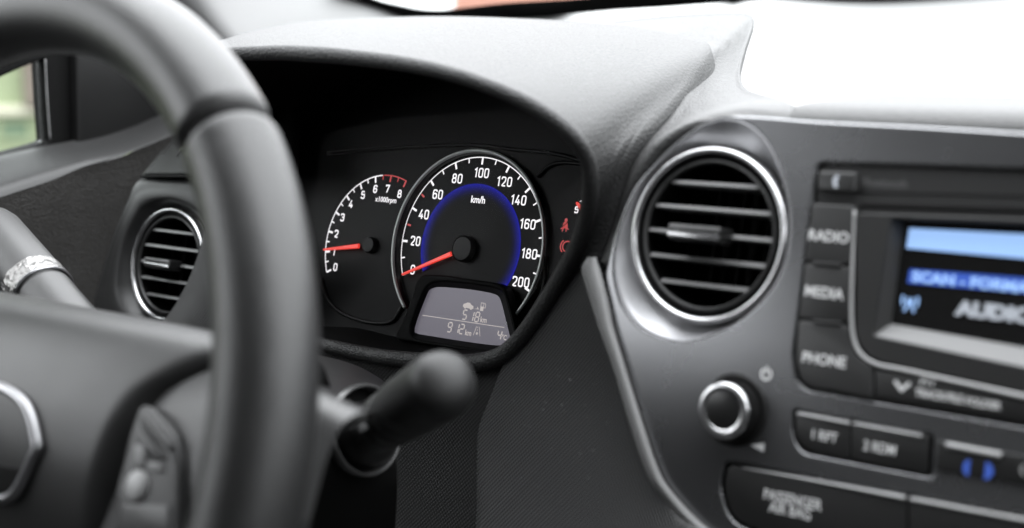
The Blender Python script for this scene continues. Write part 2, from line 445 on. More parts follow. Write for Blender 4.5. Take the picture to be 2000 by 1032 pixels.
# thin-plate surface through control points, meshed inside a traced outline; 1/depth is what is splined, so planes stay planes
def patch(outline, controls, step=12, skirt=None, smooth_curve=True, n_out=None, bulge=None):
    cp = np.array([(c[0], c[1]) for c in controls], float) / 1000
    val = np.array([1 / ((P(*c)) @ BAS[2]) for c in controls])
    def K(a, b):
        d2 = ((a[:, None] - b[None]) ** 2).sum(2); return np.where(d2 > 1e-12, d2 * np.log(d2 + 1e-12), 0)
    n = len(cp); A = np.zeros((n + 3, n + 3)); A[:n, :n] = K(cp, cp) + np.eye(n) * 1e-5; Q = np.c_[np.ones(n), cp]; A[:n, n:] = Q; A[n:, :n] = Q.T
    sol = np.linalg.solve(A, np.r_[val, 0, 0, 0])
    def depth(xy):
        xy = np.array(xy, float) / 1000
        return 1 / (K(xy, cp) @ sol[:n] + np.c_[np.ones(len(xy)), xy] @ sol[n:])
    ol = np.array(outline, float)
    per = np.linalg.norm(np.roll(ol, -1, 0) - ol, axis=1).sum()
    if smooth_curve: bd = np.array(cat_rom([(x, y, 0) for x, y in ol], int(per / (step * .7)), True))[:, :2]
    else:
        bd = []
        for i in range(len(ol)):
            a, b = ol[i], ol[(i + 1) % len(ol)]; k = max(1, int(np.linalg.norm(b - a) / (step * .7)))
            bd += [a + (b - a) * t / k for t in range(k)]
        bd = np.array(bd)
    x0, y0 = bd.min(0); x1, y1 = bd.max(0)
    g = np.array([(x0 + (i + .5 * (j % 2)) * step, y0 + j * step * .87) for j in range(int((y1 - y0) / step / .87) + 1) for i in range(int((x1 - x0) / step) + 1)])
    nb = np.roll(bd, -1, 0)
    ins = np.zeros(len(g), bool)
    for a, b in zip(bd, nb):
        c = (a[1] > g[:, 1]) != (b[1] > g[:, 1])
        with np.errstate(divide='ignore', invalid='ignore'):
            ins ^= c & (g[:, 0] < (b[0] - a[0]) * (g[:, 1] - a[1]) / (b[1] - a[1]) + a[0])
    dm = np.sqrt(((g[:, None] - bd[None]) ** 2).sum(2)).min(1)
    g = g[ins & (dm > step * .5)]
    pts = np.r_[bd, g]; nbd = len(bd)
    vo, eo, fo, vi, _, _ = delaunay_2d_cdt([Vector(p) for p in pts], [(i, (i + 1) % nbd) for i in range(nbd)], [], 1, 1e-5)
    xy = np.array([tuple(v) for v in vo]); D = depth(xy)
    if bulge is not None: D = D + bulge(xy)
    v3 = [ray(*p) * d for p, d in zip(xy, D)]
    fs = [tuple(f)[::-1] for f in fo]
    if skirt is not None:
        cnt = {}
        for f in fs:
            for i in range(len(f)):
                e = (f[i], f[(i + 1) % len(f)]); cnt[e] = 1
        bes = [e for e in cnt if (e[1], e[0]) not in cnt]
        m_ = {}
        for e in bes:
            for q in e:
                if q not in m_: m_[q] = len(v3); v3.append(v3[q] + np.array(skirt))
        for a, b in bes: fs.append((b, a, m_[a], m_[b]))
    me = mesh(v3, fs)
    b = bmesh.new(); b.from_mesh(me); b.normal_update()   # front faces look at the camera side
    s = sum(f.normal.dot(-f.calc_center_median()) * f.calc_area() for f in b.faces)
    if s < 0: bmesh.ops.reverse_faces(b, faces=b.faces)
    b.to_mesh(me); b.free(); return me
def pxs(F, pts, h=0.0): return [F.uv(x, y, h) for x, y in pts]
def box(lo, hi):
    x0, y0, z0 = lo; x1, y1, z1 = hi
    return mesh([(x0, y0, z0), (x1, y0, z0), (x1, y1, z0), (x0, y1, z0), (x0, y0, z1), (x1, y0, z1), (x1, y1, z1), (x0, y1, z1)],
                [(3, 2, 1, 0), (4, 5, 6, 7), (0, 1, 5, 4), (1, 2, 6, 5), (2, 3, 7, 6), (3, 0, 4, 7)])
def fbox(F, u0, u1, v0, v1, h0, h1, bev=0.0, r=0.0):
    q = [(u0, v0), (u1, v0), (u1, v1), (u0, v1)]
    return prism(F, rnd(q, r) if r else q, h0, h1, bev)


# ------------------------------------------------------------------ the setting: car shell with added light blockers, and outside
def struct(name, me, m, kind='structure', smooth=False):
    o = obj(name, me, m, None, smooth); o['kind'] = kind; return o
struct('ground', mesh([(-120, -120, -1.05), (120, -120, -1.05), (120, 120, -1.05), (-120, 120, -1.05)], [(0, 1, 2, 3)]), 'asphalt')
struct('roof', box((-0.98, -1.65, 0.44), (0.62, 0.20, 0.48)), 'headliner')  # unseen; front edge set back to let in more windscreen light
struct('floor', box((-1.02, -1.65, -0.72), (0.66, 1.05, -0.70)), 'cabin_dark')
struct('rear_light_block', box((-1.02, -0.80, -0.70), (0.66, -0.70, 0.46)), 'cabin_dark')  # unseen full-height wall added to shut out light from the rear
seat = [[(-.78, y0, z), (-.72, y0 - .05, z), (-.53, y0 - .07, z), (-.34, y0 - .05, z), (-.28, y0, z), (-.34, y0 + .06, z), (-.53, y0 + .03, z), (-.72, y0 + .06, z)] for y0, z in ((-.22, -.40), (-.26, -.20), (-.31, 0), (-.35, .12))]
seat += [[(-.53 + (x + .53) * k, y - dy, z) for x, y, _ in seat[3]] for k, dy, z in ((.8, .02, .17), (.45, .03, .19), (.42, .03, .30), (.3, .03, .34), (.02, .03, .35))]
struct('driver_seat_light_block', fixn(loft(seat, 48, 40, True)), 'cabin_dark', smooth=True)  # unseen seat shape added to keep rear light off the wheel
struct('right_rear_light_block', box((-.26, -.40, -.70), (.66, -.30, .46)), 'cabin_dark')  # unseen block up to the roof, added to cut light behind the camera
struct('rear_bulkhead', box((-1.02, -1.68, -0.70), (0.66, -1.64, 0.10)), 'cabin_dark')
struct('front_bulkhead', box((-1.02, 1.05, -0.70), (0.66, 1.08, -0.03)), 'cabin_dark')
struct('left_body_side', box((-1.06, -1.65, -0.70), (-1.02, 1.05, -0.09)), 'cabin_dark')
struct('right_body_side', box((0.66, -1.65, -0.70), (0.70, 1.05, 0.13)), 'cabin_dark')  # unseen; sill raised to cut low light from the right
struct('right_rail_light_block', box((0.60, -1.65, 0.34), (0.68, 0.5, 0.44)), 'cabin_dark')  # unseen rail added to shrink the light from the right window
struct('left_rail_light_block', box((-1.04, -1.65, 0.34), (-0.96, 0.5, 0.44)), 'cabin_dark')  # added out of view, lowers the left window top to admit less light

# red brick building ahead, its near corner where the windscreen shows it
t = thing('brick_building', 'salmon red building glimpsed through the windscreen above the dashboard', 'building', ray(880, 100) * 18 + np.array([0, 0, -.9]))
a = ray(884, 60) * 18; b = ray(1700, 60) * 21
d = (b - a); d[2] = 0; nrm = ray(890, 60).copy(); nrm[2] = 0; nrm *= 6
def slab(a, b, nrm, z0, z1):
    q = [a, b, b + nrm, a + nrm]; q = [np.array([p[0], p[1], 0]) for p in q]
    return fixn(mesh([p + (0, 0, z0) for p in q] + [p + (0, 0, z1) for p in q], [(0, 1, 2, 3), (4, 5, 6, 7), (0, 1, 5, 4), (1, 2, 6, 5), (2, 3, 7, 6), (3, 0, 4, 7)]))
obj('wall', slab(a, b, nrm, -1.05, 3.2), 'brick_red', t, False)
obj('roof', slab(a - d * .02, b + d * .02, nrm * 1.04, 3.2, 3.5), 'wood_brown', t, False)
# green house seen through the driver's window
FH = Frame(ray(40, 220) * 9.0, N=(0.88, -0.48, 0), U=(0.48, 0.88, 0))
t = thing('green_house', 'pale green house wall with small dark window outside driver window', 'house', FH.O + np.array([0, 0, -1.05 - FH.O[2]]))
zb = -1.05 - FH.O[2]
obj('wall', fbox(FH, -9.0, 1.6, zb, 2.2, -0.3, 0.0), 'wall_green', t, False)
obj('cornice', fbox(FH, -9.0, 1.6, *sorted((FH.uv(0, 225)[1], FH.uv(0, 208)[1])), 0.002, 0.06, .01), 'wall_cream', t, False)
wx = [FH.uv(2, 240)[0], FH.uv(54, 240)[0]]; wy = [FH.uv(30, 268)[1], FH.uv(30, 237)[1]]
for k in (-2, -1, 0):
    dx = k * (wx[1] - wx[0]) * 2.2
    wn = obj('window', curve_panel(FH, [[(wx[0] + dx - .02, wy[0] - .02), (wx[1] + dx + .02, wy[0] - .02), (wx[1] + dx + .02, wy[1] + .02), (wx[0] + dx - .02, wy[1] + .02)], [(wx[0] + dx, wy[0]), (wx[0] + dx, wy[1]), (wx[1] + dx, wy[1]), (wx[1] + dx, wy[0])]], 0.004, 0.03), 'wall_green', t, False)
    obj('pane', fbox(FH, wx[0] + dx + .001, wx[1] + dx - .001, wy[0] + .001, wy[1] - .001, 0.003, 0.012), 'frame_green', wn, False)
obj('timber_post', fbox(FH, FH.uv(44, 160)[0], FH.uv(130, 160)[0], FH.uv(60, 206)[1], 2.0, 0.003, 0.12, .01), 'wood_brown', t, False)

# ------------------------------------------------------------------ windscreen, pillar
t = thing('windscreen', 'clear windscreen with black border band above the dashboard', 'windscreen', (-0.2, 1.02, 0.03))
WN = np.array([0, -0.62, 0.78]); WO = np.array([-0.2, 1.03, 0.03])
FS = Frame(WO, N=(0, -0.64, -0.77), U=(-1, 0, 0))
def onw(x, y, off=0.0):
    r = ray(x, y); k = ((WO + FS.N * off) @ FS.N) / (r @ FS.N); return r * k
up = [(660, -45), (700, -18), (738, 0), (780, 10), (820, 18), (860, 20), (892, 17), (980, 7), (1060, 2), (1110, -1), (1300, -14), (1600, -34), (2100, -60)]
lo = [(640, -40), (690, 0), (735, 22), (775, 36), (815, 46), (860, 50), (900, 52), (980, 52), (1060, 50), (1110, 46), (1300, 34), (1600, 14), (2100, -14)]
rows = [[onw(x, y, .004) for x, y in up], [onw(x, y, .004) for x, y in lo], [onw(x, y, .004) + np.array([0, .05, -.05]) for x, y in lo]]
obj('border_band', loft(rows, 60, 8), 'black_matte', t)
obj('glass_pane', mesh([FS.pt(-0.95, -0.10), FS.pt(0.95, -0.10), FS.pt(0.85, 0.80), FS.pt(-0.85, 0.80)], [(0, 1, 2, 3)]), 'pane', t, False)
# A-pillar trim between the driver's door and the windscreen
t = thing('pillar_trim', 'pale grey windscreen pillar trim behind top of steering wheel', 'pillar', P(520, 60, 'Y', .95))
rows = [[P(230, -120, 'X', -.93), P(330, 40, 'X', -.93), P(400, 110, 'X', -.93), P(440, 150, 'X', -.93)],
        [P(330, -120, 'X', -.91), P(410, 10, 'X', -.90), P(460, 80, 'X', -.89), P(490, 130, 'X', -.88)],
        [P(470, -120, 'Y', .90), P(540, -10, 'Y', .90), P(590, 60, 'Y', .90), P(620, 110, 'Y', .90)],
        [P(570, -120, 'Y', 1.0), P(640, -30, 'Y', 1.0), P(740, 25, 'Y', 1.0), P(800, 60, 'Y', 1.0)],
        [P(590, -120, 'Y', 1.03), P(660, -34, 'Y', 1.03), P(760, 18, 'Y', 1.03), P(830, 50, 'Y', 1.03)]]
obj('trim_panel', loft(rows, 24, 24), 'pillar_grey', t)

# ------------------------------------------------------------------ driver's door
t = thing('driver_door', 'dark leather-grained driver door with black window frame beside dashboard', 'door', P(60, 620, 'X', -.9))
rows = [[P(-160, 345, 'X', -.945), P(0, 304, 'X', -.945), P(63, 290, 'X', -.945), P(138, 276, 'X', -.945), P(198, 264, 'X', -.945), P(263, 244, 'X', -.945), P(330, 215, 'X', -.945), P(400, 190, 'X', -.945)],
        [P(-160, 360, 'X', -.930), P(0, 318, 'X', -.930), P(63, 302, 'X', -.930), P(138, 291, 'X', -.930), P(198, 279, 'X', -.928), P(263, 258, 'X', -.925), P(330, 228, 'X', -.920), P(400, 204, 'X', -.915)],
        [P(-160, 415, 'X', -.895), P(0, 362, 'X', -.895), P(95, 332, 'X', -.895), P(160, 312, 'X', -.892), P(228, 296, 'X', -.89), P(292, 274, 'X', -.885), P(352, 248, 'X', -.88), P(420, 215, 'X', -.875)],
        [P(-160, 445, 'X', -.888), P(0, 386, 'X', -.888), P(99, 353, 'X', -.888), P(165, 325, 'X', -.885), P(230, 307, 'X', -.882), P(296, 281, 'X', -.878), P(356, 256, 'X', -.872), P(420, 225, 'X', -.865)]]
obj('belt_trim', loft(rows, 50, 20), 'door_smooth', t)
low = [[P(-160, 446, 'X', -.8882), P(0, 387, 'X', -.8882), P(99, 354, 'X', -.8882), P(165, 326, 'X', -.8852), P(230, 308, 'X', -.8822), P(296, 282, 'X', -.8782), P(356, 257, 'X', -.8722), P(420, 226, 'X', -.8652)],
       [P(-160, 470, 'X', -.890), P(0, 415, 'X', -.890), P(90, 388, 'X', -.890), P(160, 362, 'X', -.888), P(225, 345, 'X', -.885), P(285, 322, 'X', -.882), P(345, 300, 'X', -.876), P(420, 275, 'X', -.868)],
       [P(-160, 600, 'X', -.898), P(0, 560, 'X', -.898), P(90, 540, 'X', -.898), P(160, 520, 'X', -.896), P(225, 500, 'X', -.893), P(285, 480, 'X', -.89), P(345, 460, 'X', -.885), P(420, 440, 'X', -.88)],
       [P(-160, 760, 'X', -.90), P(0, 740, 'X', -.90), P(90, 730, 'X', -.90), P(160, 720, 'X', -.90), P(225, 700, 'X', -.90), P(285, 690, 'X', -.895), P(345, 680, 'X', -.89), P(420, 670, 'X', -.885)]]
obj('leather_panel', loft(low, 60, 30), 'door_leather', t)
FD = Frame((-.95, .6, -.05), N=(1, 0, 0), U=(0, 1, 0))
hole = [(-700, 430), (-700, 20), (-200, 20), (0, 152), (45, 132), (88, 115), (92, 190), (98, 274), (92, 279), (63, 288), (0, 304)]
outer = [(-900, 640), (-900, -400), (300, -400), (420, 60), (420, 230), (300, 290), (100, 330)]
obj('window_frame', curve_panel(FD, [pxs(FD, outer), pxs(FD, hole)], -.02, 0.0, .002), 'black_matte', t, 40)
obj('mirror_sail', prism(FD, rnd(pxs(FD, [(134, 60), (360, 60), (400, 180), (325, 224), (263, 252), (198, 274), (138, 288)]), .004), .001, .009, .003), 'black_plastic', t, 40)
obj('window_glass', prism(FD, pxs(FD, hole), -.013, -.009), 'pane', t, False)
ch = [(88.5, 116), (92, 190), (98, 272)]
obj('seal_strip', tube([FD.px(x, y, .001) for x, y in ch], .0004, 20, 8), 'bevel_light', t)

# ------------------------------------------------------------------ dashboard
dash = thing('dashboard', 'dark grey leather-grained dashboard with hooded instrument binnacle', 'dashboard', (-0.45, 0.7, -0.35))
# far shelf below the windscreen
shelf_out = [(1150, 70), (1100, 60), (1000, 70), (780, 90), (740, 40), (812, 34), (930, 40), (1044, 35), (1120, 27), (1200, 19), (1300, 13), (1432, 3), (1600, -10), (2150, -48), (2150, 232), (1800, 222), (1500, 210), (1440, 186), (1430, 130), (1440, 60), (1330, 45)]
shelf_c = [(1700, 200, 'Y', .65), (2000, 210, 'Y', .65), (2150, 215, 'Y', .65), (1520, 196, 'Y', .642), (1500, 214, 'Y', .62), (1800, 224, 'Y', .62), (1960, 229, 'Y', .62), (2150, 235, 'Y', .62), (1448, 148, 'Y', .719), (1464, 178, 'Y', .674), (1457, 100, 'Y', .779), (1473, 48, 'Y', .854), (1463, 28, 'Y', .885), (1400, 26, 'Y', .895), (1300, 33, 'Y', .876), (1200, 44, 'Y', .852), (1044, 35, 'Y', 1.02), (820, 33, 'Y', 1.02), (1432, 3, 'Y', 1.02), (2100, -44, 'Y', 1.02), (1700, 90, 'Y', .82), (2000, 90, 'Y', .82), (780, 90, 'Y', .95), (1100, 60, 'Y', .96)]
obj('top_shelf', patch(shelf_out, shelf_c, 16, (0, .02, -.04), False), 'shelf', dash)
ROLL = [(.66, -.0203), (.60, -.0210), (.574, -.0214), (.562, -.0224), (.5555, -.0244), (.5515, -.0275), (.550, -.031), (.550, -.040)]
obj('front_roll', loft([[(X, Y, Z) for X in np.linspace(-.288, .20, 24)] for Y, Z in ROLL], 24, 40), 'pad_leather', dash)
PADC = [((1190, 52, .80), (1200, 44, .84)), ((1300, 66, .775), (1300, 33, .865)), ((1345, 78, .752), (1400, 27, .885)), ((1376, 94, .705), (1462, 28, .875)), ((1370, 118, .678), (1472, 48, .845)), ((1350, 152, .650), (1456, 100, .77)), ((1330, 180, .627), (1446, 148, .71)), ((1310, 206, .610), (1462, 178, .665)), ((1292, 228, .598), (1520, 196, .632)),
        ((1282, 242, .591), (1548, 206, .578)), ((1276, 252, .587), (1550, 226, .556)), ((1268, 262, .582), (1546, 250, .5495)), ((1258, 280, .576), (1440, 242, .549)), ((1248, 298, .571), (1387, 250, .549)), ((1240, 315, .567), (1330, 285, .549)), ((1229, 340, .564), (1282, 331, .549)), ((1215, 378, .561), (1243, 381, .549)), ((1200, 428, .558), (1214, 450, .549)), ((1168, 514, .557), (1192, 524, .547))]
def pad_pt(k, t):
    (x0, y0, a), (x1, y1, b) = PADC[k]
    p = P(x0, y0, 'Y', a); q = P(x1, y1, 'Y', b)
    f = min(1, max(0, (k - 7) / 3))
    bul = np.array([0, -.75, .65]) * min(.006, .16 * np.linalg.norm(q - p)) * f
    g = np.array([0, .003, -.003]) * (1 - t) ** 3 * min(1, max(0, k - 1)) * min(1, max(0, (15 - k) / 7))
    return p + (q - p) * t + bul * 1.3 * 6.75 * t * t * (1 - t) + g
rows = [[pad_pt(0, 0) * 0 + pad_pt(k, 0) + np.array([-.004, .012, -.008]) for k in range(len(PADC))]] + [[pad_pt(k, t) for k in range(len(PADC))] for t in (0, .15, .35, .55, .75, .9, 1)]
rows.append([p + np.array([-.001, .001, -.014]) for p in rows[-1]])
obj('upper_pad', loft(rows, 150, 50), 'pad_leather', dash)
HOODC = [((430, 112, .500), (430, 86, .60)), ((520, 104, .4985), (500, 62, .68)), ((620, 107, .4975), (590, 44, .74)), ((700, 114, .498), (700, 37, .765)), ((800, 127, .4985), (850, 33, .785)), ((900, 150, .5005), (1000, 36, .79)),
         ((1000, 187, .5045), (1200, 48, .785)), ((1073, 227, .5105), (1340, 71, .75)), ((1124, 270, .5185), (1384, 94, .70)), ((1150, 315, .5285), (1350, 158, .645)), ((1155, 360, .5345), (1280, 248, .588)), ((1148, 420, .5435), (1225, 350, .563)),
         ((1130, 480, .5525), (1196, 452, .556)), ((1118, 514, .557), (1168, 518, .555))]
def hood_pt(k, t):
    (x0, y0, a), (x1, y1, b) = HOODC[k]
    p = P(x0, y0, 'Y', a); q = P(x1, y1, 'Y', b)
    f = min(1, max(0, (k - 7) / 4))
    bul = np.array([0, -.3, 1.0]) * .0045 * (1 - f) + np.array([.45, -.8, .3]) * .0055 * f * min(1, np.linalg.norm(q - p) / .06)
    return p + (q - p) * t + bul * 4 * (t * (1 - t)) ** .8 * .75
rows = [[hood_pt(k, t) for k in range(len(HOODC))] for t in (0, .06, .18, .4, .65, .85, 1)]
rows.append([p + np.array([0, .006, -.006]) for p in rows[-1]])
rows.append([p + np.array([0, .02, -.03]) for p in rows[-1]])
obj('hood', loft(rows, 120, 60), 'hood_leather', dash)
# padded lip round the binnacle opening
lipc = [(405, 118, .50), (520, 104, .50), (620, 107, .497), (700, 114, .497), (800, 127, .498), (900, 150, .50), (1000, 187, .504), (1072, 227, .510), (1122, 270, .518), (1148, 315, .528), (1153, 360, .534), (1146, 420, .543), (1127, 480, .551), (1099, 535, .558),
        (1060, 600, .565), (1018, 660, .571), (978, 695, .575), (925, 709, .577), (860, 707, .578), (768, 700, .578), (700, 689, .578), (620, 671, .577), (560, 655, .590), (512, 610, .602), (492, 520, .608), (478, 420, .606), (462, 300, .59), (430, 190, .545)]
lip3 = [P(x, y, 'Y', Y) for x, y, Y in lipc]
lrad = [.0036] * 5 + [.0038, .004, .0042, .0042, .0038, .0034, .0036, .0040, .0044, .0048, .0050, .0044, .0036, .003, .0028, .0027, .0027, .003, .0034, .0036, .0036, .0036, .0036]
obj('padded_lip', tube(lip3, lrad, 260, 14, True), 'lip_leather', dash)
# walls running from the lip to the dials
lc = cat_rom(lip3, 200, True)
cen = np.mean(lc, 0)
def to_face(p, k):
    q = p + (np.array([cen[0], p[1], cen[2]]) - p) * k
    s = ((FC.O - q) @ FC.N) / (np.array([0, 1, 0]) @ FC.N)
    return q + np.array([0, s, 0])
face_loop = [to_face(p, .06) for p in lc]
obj('binnacle_wall', fixn(loft([lc, [p * .5 + q * .5 for p, q in zip(lc, face_loop)], face_loop], 200, 8, True)), 'black_matte', dash)
# textured lower panels
low_out = [(1146, 508), (1163, 512), (1168, 560), (1172, 600), (1174, 640), (1206, 740), (1238, 848), (1270, 940), (1322, 1012), (1360, 1050), (1360, 1110), (905, 1110), (928, 1040), (931, 940), (932, 870), (937, 828), (960, 770), (984, 712), (1020, 668), (1070, 600), (1110, 545)]
low_c = [(1152, 512, 'Y', .555), (984, 712, 'Y', .574), (1070, 600, 'Y', .566), (1172, 620, 'Y', .545), (1206, 740, 'Y', .538), (1270, 940, 'Y', .518), (937, 828, 'Y', .562), (930, 1080, 'Y', .535), (1340, 1060, 'Y', .502), (1100, 850, 'Y', .540)]
obj('lower_panel', patch(low_out, low_c, 14, (0, .01, 0), True), 'dots', dash)
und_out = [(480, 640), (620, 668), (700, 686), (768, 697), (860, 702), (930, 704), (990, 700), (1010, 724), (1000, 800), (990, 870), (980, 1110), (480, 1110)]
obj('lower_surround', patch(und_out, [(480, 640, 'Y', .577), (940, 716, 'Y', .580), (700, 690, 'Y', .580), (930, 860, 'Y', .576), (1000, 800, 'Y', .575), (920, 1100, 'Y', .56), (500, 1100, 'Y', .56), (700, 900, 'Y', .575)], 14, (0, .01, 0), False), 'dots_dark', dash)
strip_l = [(1148, 503), (1136, 528), (1154, 590), (1169, 640), (1187, 690), (1204, 740), (1220, 795), (1236, 848), (1252, 896), (1270, 940), (1294, 976), (1322, 1012), (1365, 1055), (1420, 1110)]
strip_r = [(1164, 502), (1176, 540), (1189, 590), (1199, 640), (1214, 690), (1229, 740), (1246, 795), (1263, 848), (1279, 896), (1298, 940), (1326, 976), (1360, 1012), (1404, 1050), (1460, 1100)]
rows = []
for k, (dy, mix) in enumerate(((.012, 0), (.002, .02), (-.003, .3), (-.004, .65), (-.001, .98), (.012, 1))):
    rows.append([P(l[0] * (1 - mix) + r[0] * mix, l[1] * (1 - mix) + r[1] * mix, 'Y', .5335 + (FF.px(*r)[1] - FF.O[1]) + dy) for l, r in zip(strip_l, strip_r)])
obj('trim_strip', loft(rows, 60, 20), 'trim_light', dash)
_r = random.Random(8); dv, df = [], []
for k in range(34):
    x, y = _r.uniform(1000, 1230), _r.uniform(690, 960)
    if x < 960 + (1032 - y) * .1 or x > 1165 + (y - 640) * .33 - 8: continue
    p = P(x, y, 'Y', .5375 - (y - 640) * .00003 - .012 * max(0, (x - 1000) / 230) + .016 * max(0, (820 - y) / 180) * (1 - (x - 1000) / 230)); q = _r.uniform(.00012, .00035); o = len(dv)
    dv += [p + np.array(d) * q for d in ((1, 0, 0), (-1, 0, 0), (0, -1, 0), (0, 1, 0), (0, 0, 1), (0, 0, -1))]
    df += [tuple(o + i for i in f) for f in ((0, 2, 4), (2, 1, 4), (1, 3, 4), (3, 0, 4), (2, 0, 5), (1, 2, 5), (3, 1, 5), (0, 3, 5))]
obj('dust', mesh(dv, df), 'print_white', dash, False, kind='stuff')
# driver's end of the dashboard
left_out = [(352, 258), (312, 298), (274, 342), (252, 388), (230, 440), (208, 502), (192, 558), (180, 600), (186, 640), (200, 700), (560, 700), (560, 346), (400, 346), (290, 346)]
left_hole_c = FL.O
obj('end_cap_upper', patch([(354, 256), (312, 298), (276, 343), (400, 343), (560, 343), (560, 200), (420, 200)], [(352, 262, 'Y', .615), (276, 343, 'Y', .605), (560, 343, 'Y', .59), (560, 200, 'Y', .60), (400, 300, 'Y', .60)], 12, (0, .01, -.002), False), 'black_plastic', dash)
# shaped ring of the end panel down to the vent
angs = np.linspace(0, 2 * math.pi, 96, endpoint=False)
rv = .0388
hw = [(274, 350), (330, 349), (400, 349), (450, 360), (470, 420), (470, 520), (460, 600), (430, 660), (370, 690), (300, 690), (230, 680), (196, 640), (183, 600), (192, 560), (210, 500), (230, 442), (252, 392)]
ring = np.array(cat_rom([tuple(FL.uv(x, y)) + (0,) for x, y in hw], 400, True))[:, :2]
ra = np.arctan2(ring[:, 1], ring[:, 0])
def ring_r(a):
    i = np.argmin(np.abs((ra - a + math.pi) % (2 * math.pi) - math.pi)); return np.linalg.norm(ring[i])
rows = []
for k, hh in ((0, -.006), (.06, -.0045), (.14, -.001), (.24, .003), (.34, .0045), (.6, .004), (1, .0)):
    rows.append([FL.pt((rv + (ring_r(a) - rv) * k) * math.cos(a), (rv + (ring_r(a) - rv) * k) * math.sin(a), hh) for a in angs])
rows.append([p + np.array([0, .02, 0]) for p in rows[-1]])
obj('end_panel', fixn(loft(rows, 96, 40, True)), 'button_grey', dash)
blg = [(400, 452), (392, 480), (384, 505), (366, 550), (341, 596), (318, 626), (296, 646)]
rows = [[P(x, y, 'Y', .607) for x, y in blg], [P(x + 2, y + 1, 'Y', .588) for x, y in blg], [P(x + 14, y + 6, 'Y', .577) for x, y in blg], [P(x + 45, y + 12, 'Y', .57) for x, y in blg], [P(x + 110, y + 20, 'Y', .572) for x, y in blg], [P(x + 180, y + 20, 'Y', .58) for x, y in blg]]
obj('end_bulge', loft(rows, 40, 30), 'dots_light', dash)
obj('end_seam', tube([P(276, 345, 'Y', .604), P(340, 345, 'Y', .599), P(470, 345, 'Y', .592)], .0009, 20, 8), 'black_matte', dash)
obj('chrome_clip', tube([P(346, 306, 'Y', .592), P(352, 296, 'Y', .59), P(361, 288, 'Y', .588), P(372, 283, 'Y', .587)], [.0006, .0012, .0014, .001], 16, 8), 'chrome', dash)

# ------------------------------------------------------------------ round air vents
def make_vent(F, label):
    t = thing('air_vent', label, 'air vent', F.O, 'round air vents')
    r = .0382
    obj('ring', lathe(F, [(r - .0026, -.004), (r - .0024, -.0008), (r - .0014, .0006), (r - .0002, .0005), (r + .0006, -.0012), (r + .0006, -.005)], 96), 'satin_chrome', t)
    obj('barrel', lathe(F, [(r - .0026, -.004), (r - .0028, -.0024), (r - .0052, -.002), (r - .0058, -.004), (r - .0066, -.030), (0, -.031)], 72), 'black_matte', t, 40)
    obj('inner_rim', lathe(F, [(r - .0050, -.0022), (r - .0056, -.0010), (r - .0064, -.0012), (r - .0068, -.003)], 72), 'radio_black', t)
    for i, v in enumerate((.0222, .0112, 0.0, -.0112, -.0222)):
        hwid = math.sqrt((r - .0068) ** 2 - v * v) - .0004
        q = [(-.0016 + v, -.016), (-.0010 + v, -.004), (-.0004 + v, -.0024), (.0010 + v, -.0030), (.0014 + v, -.006), (.0002 + v, -.017)]
        vs = [F.pt(s * hwid, a, h) for s in (-1, 1) for a, h in q]; n = len(q)
        fs = [(k, (k + 1) % n, n + (k + 1) % n, n + k) for k in range(n)] + [tuple(range(n)), tuple(range(n, 2 * n))]
        obj('slat', fixn(mesh(vs, fs)), 'slat', t, 50)
    for u in (-.020, -.007, .006, .019):
        obj('vane', fbox(F, u - .0004, u + .0004, -.024, .024, -.028, -.020), 'black_matte', t, False)
    tb = obj('tab', fbox(F, -.0160, .0115, -.0036, .0036, -.004, .0065, .0016, .002), 'piano_black', t, 40)
    obj('tab_bright', fbox(F, -.0150, .0110, -.0022, .0002, .0064, .0074, .0004, .0008), 'satin_chrome', tb, 40)
    obj('tab_grip', fbox(F, -.0150, .0105, .0012, .0034, .0052, .0070, .0005, .0008), 'slat', tb, 40)
    return t
make_vent(FF, 'round chrome-ringed air vent in silver centre fascia beside the radio')
make_vent(FL, 'round chrome-ringed air vent on driver side seen behind steering wheel')

# ------------------------------------------------------------------ centre fascia
fas = thing('centre_fascia', 'silver grey centre fascia panel holding vent, radio and switches', 'fascia', FF.pt(.06, -.15, 0))
dish_px = [(1432, 233), (1383, 241), (1328, 278), (1280, 325), (1241, 374), (1213, 444), (1200, 510), (1204, 560), (1222, 608), (1262, 648), (1330, 668), (1400, 650), (1462, 612), (1510, 558), (1534, 500), (1541, 430), (1532, 360), (1510, 300), (1478, 255)]
dring = np.array(cat_rom([tuple(FF.uv(x, y)) + (0,) for x, y in dish_px], 480, True))[:, :2]
dra = np.arctan2(dring[:, 1], dring[:, 0])
def dish_r(a):
    i = np.argmin(np.abs((dra - a + math.pi) % (2 * math.pi) - math.pi)); return np.linalg.norm(dring[i])
angd = np.linspace(0, 2 * math.pi, 128, endpoint=False)
dloop = [(dish_r(a) * math.cos(a), dish_r(a) * math.sin(a)) for a in angd]
def inset(loop, d):
    p = np.array(loop); n = len(p); out = []
    ar = 0.5 * np.sum(p[:, 0] * np.roll(p[:, 1], -1) - np.roll(p[:, 0], -1) * p[:, 1]); s = 1 if ar > 0 else -1
    for i in range(n):
        t_ = p[(i + 1) % n] - p[i - 1]; t_ /= np.linalg.norm(t_) + 1e-12
        out.append(tuple(p[i] + d * s * np.array([-t_[1], t_[0]])))
    return out
radio_loop = rnd(pxs(FF, [(1599, 321), (2120, 338), (2120, 852), (1562, 757), (1551, 700)]), [.003, .003, .003, .008, .002], 8)
preset_loop = rnd(pxs(FF, [(1552, 803), (1820, 852), (1817, 930), (1566, 882), (1549, 850)]), [.0015, .0015, .0015, .008, .004], 8)
switch_loop = rnd(pxs(FF, [(1822, 856), (2140, 912), (2140, 980), (1822, 920)]), .0015, 4)
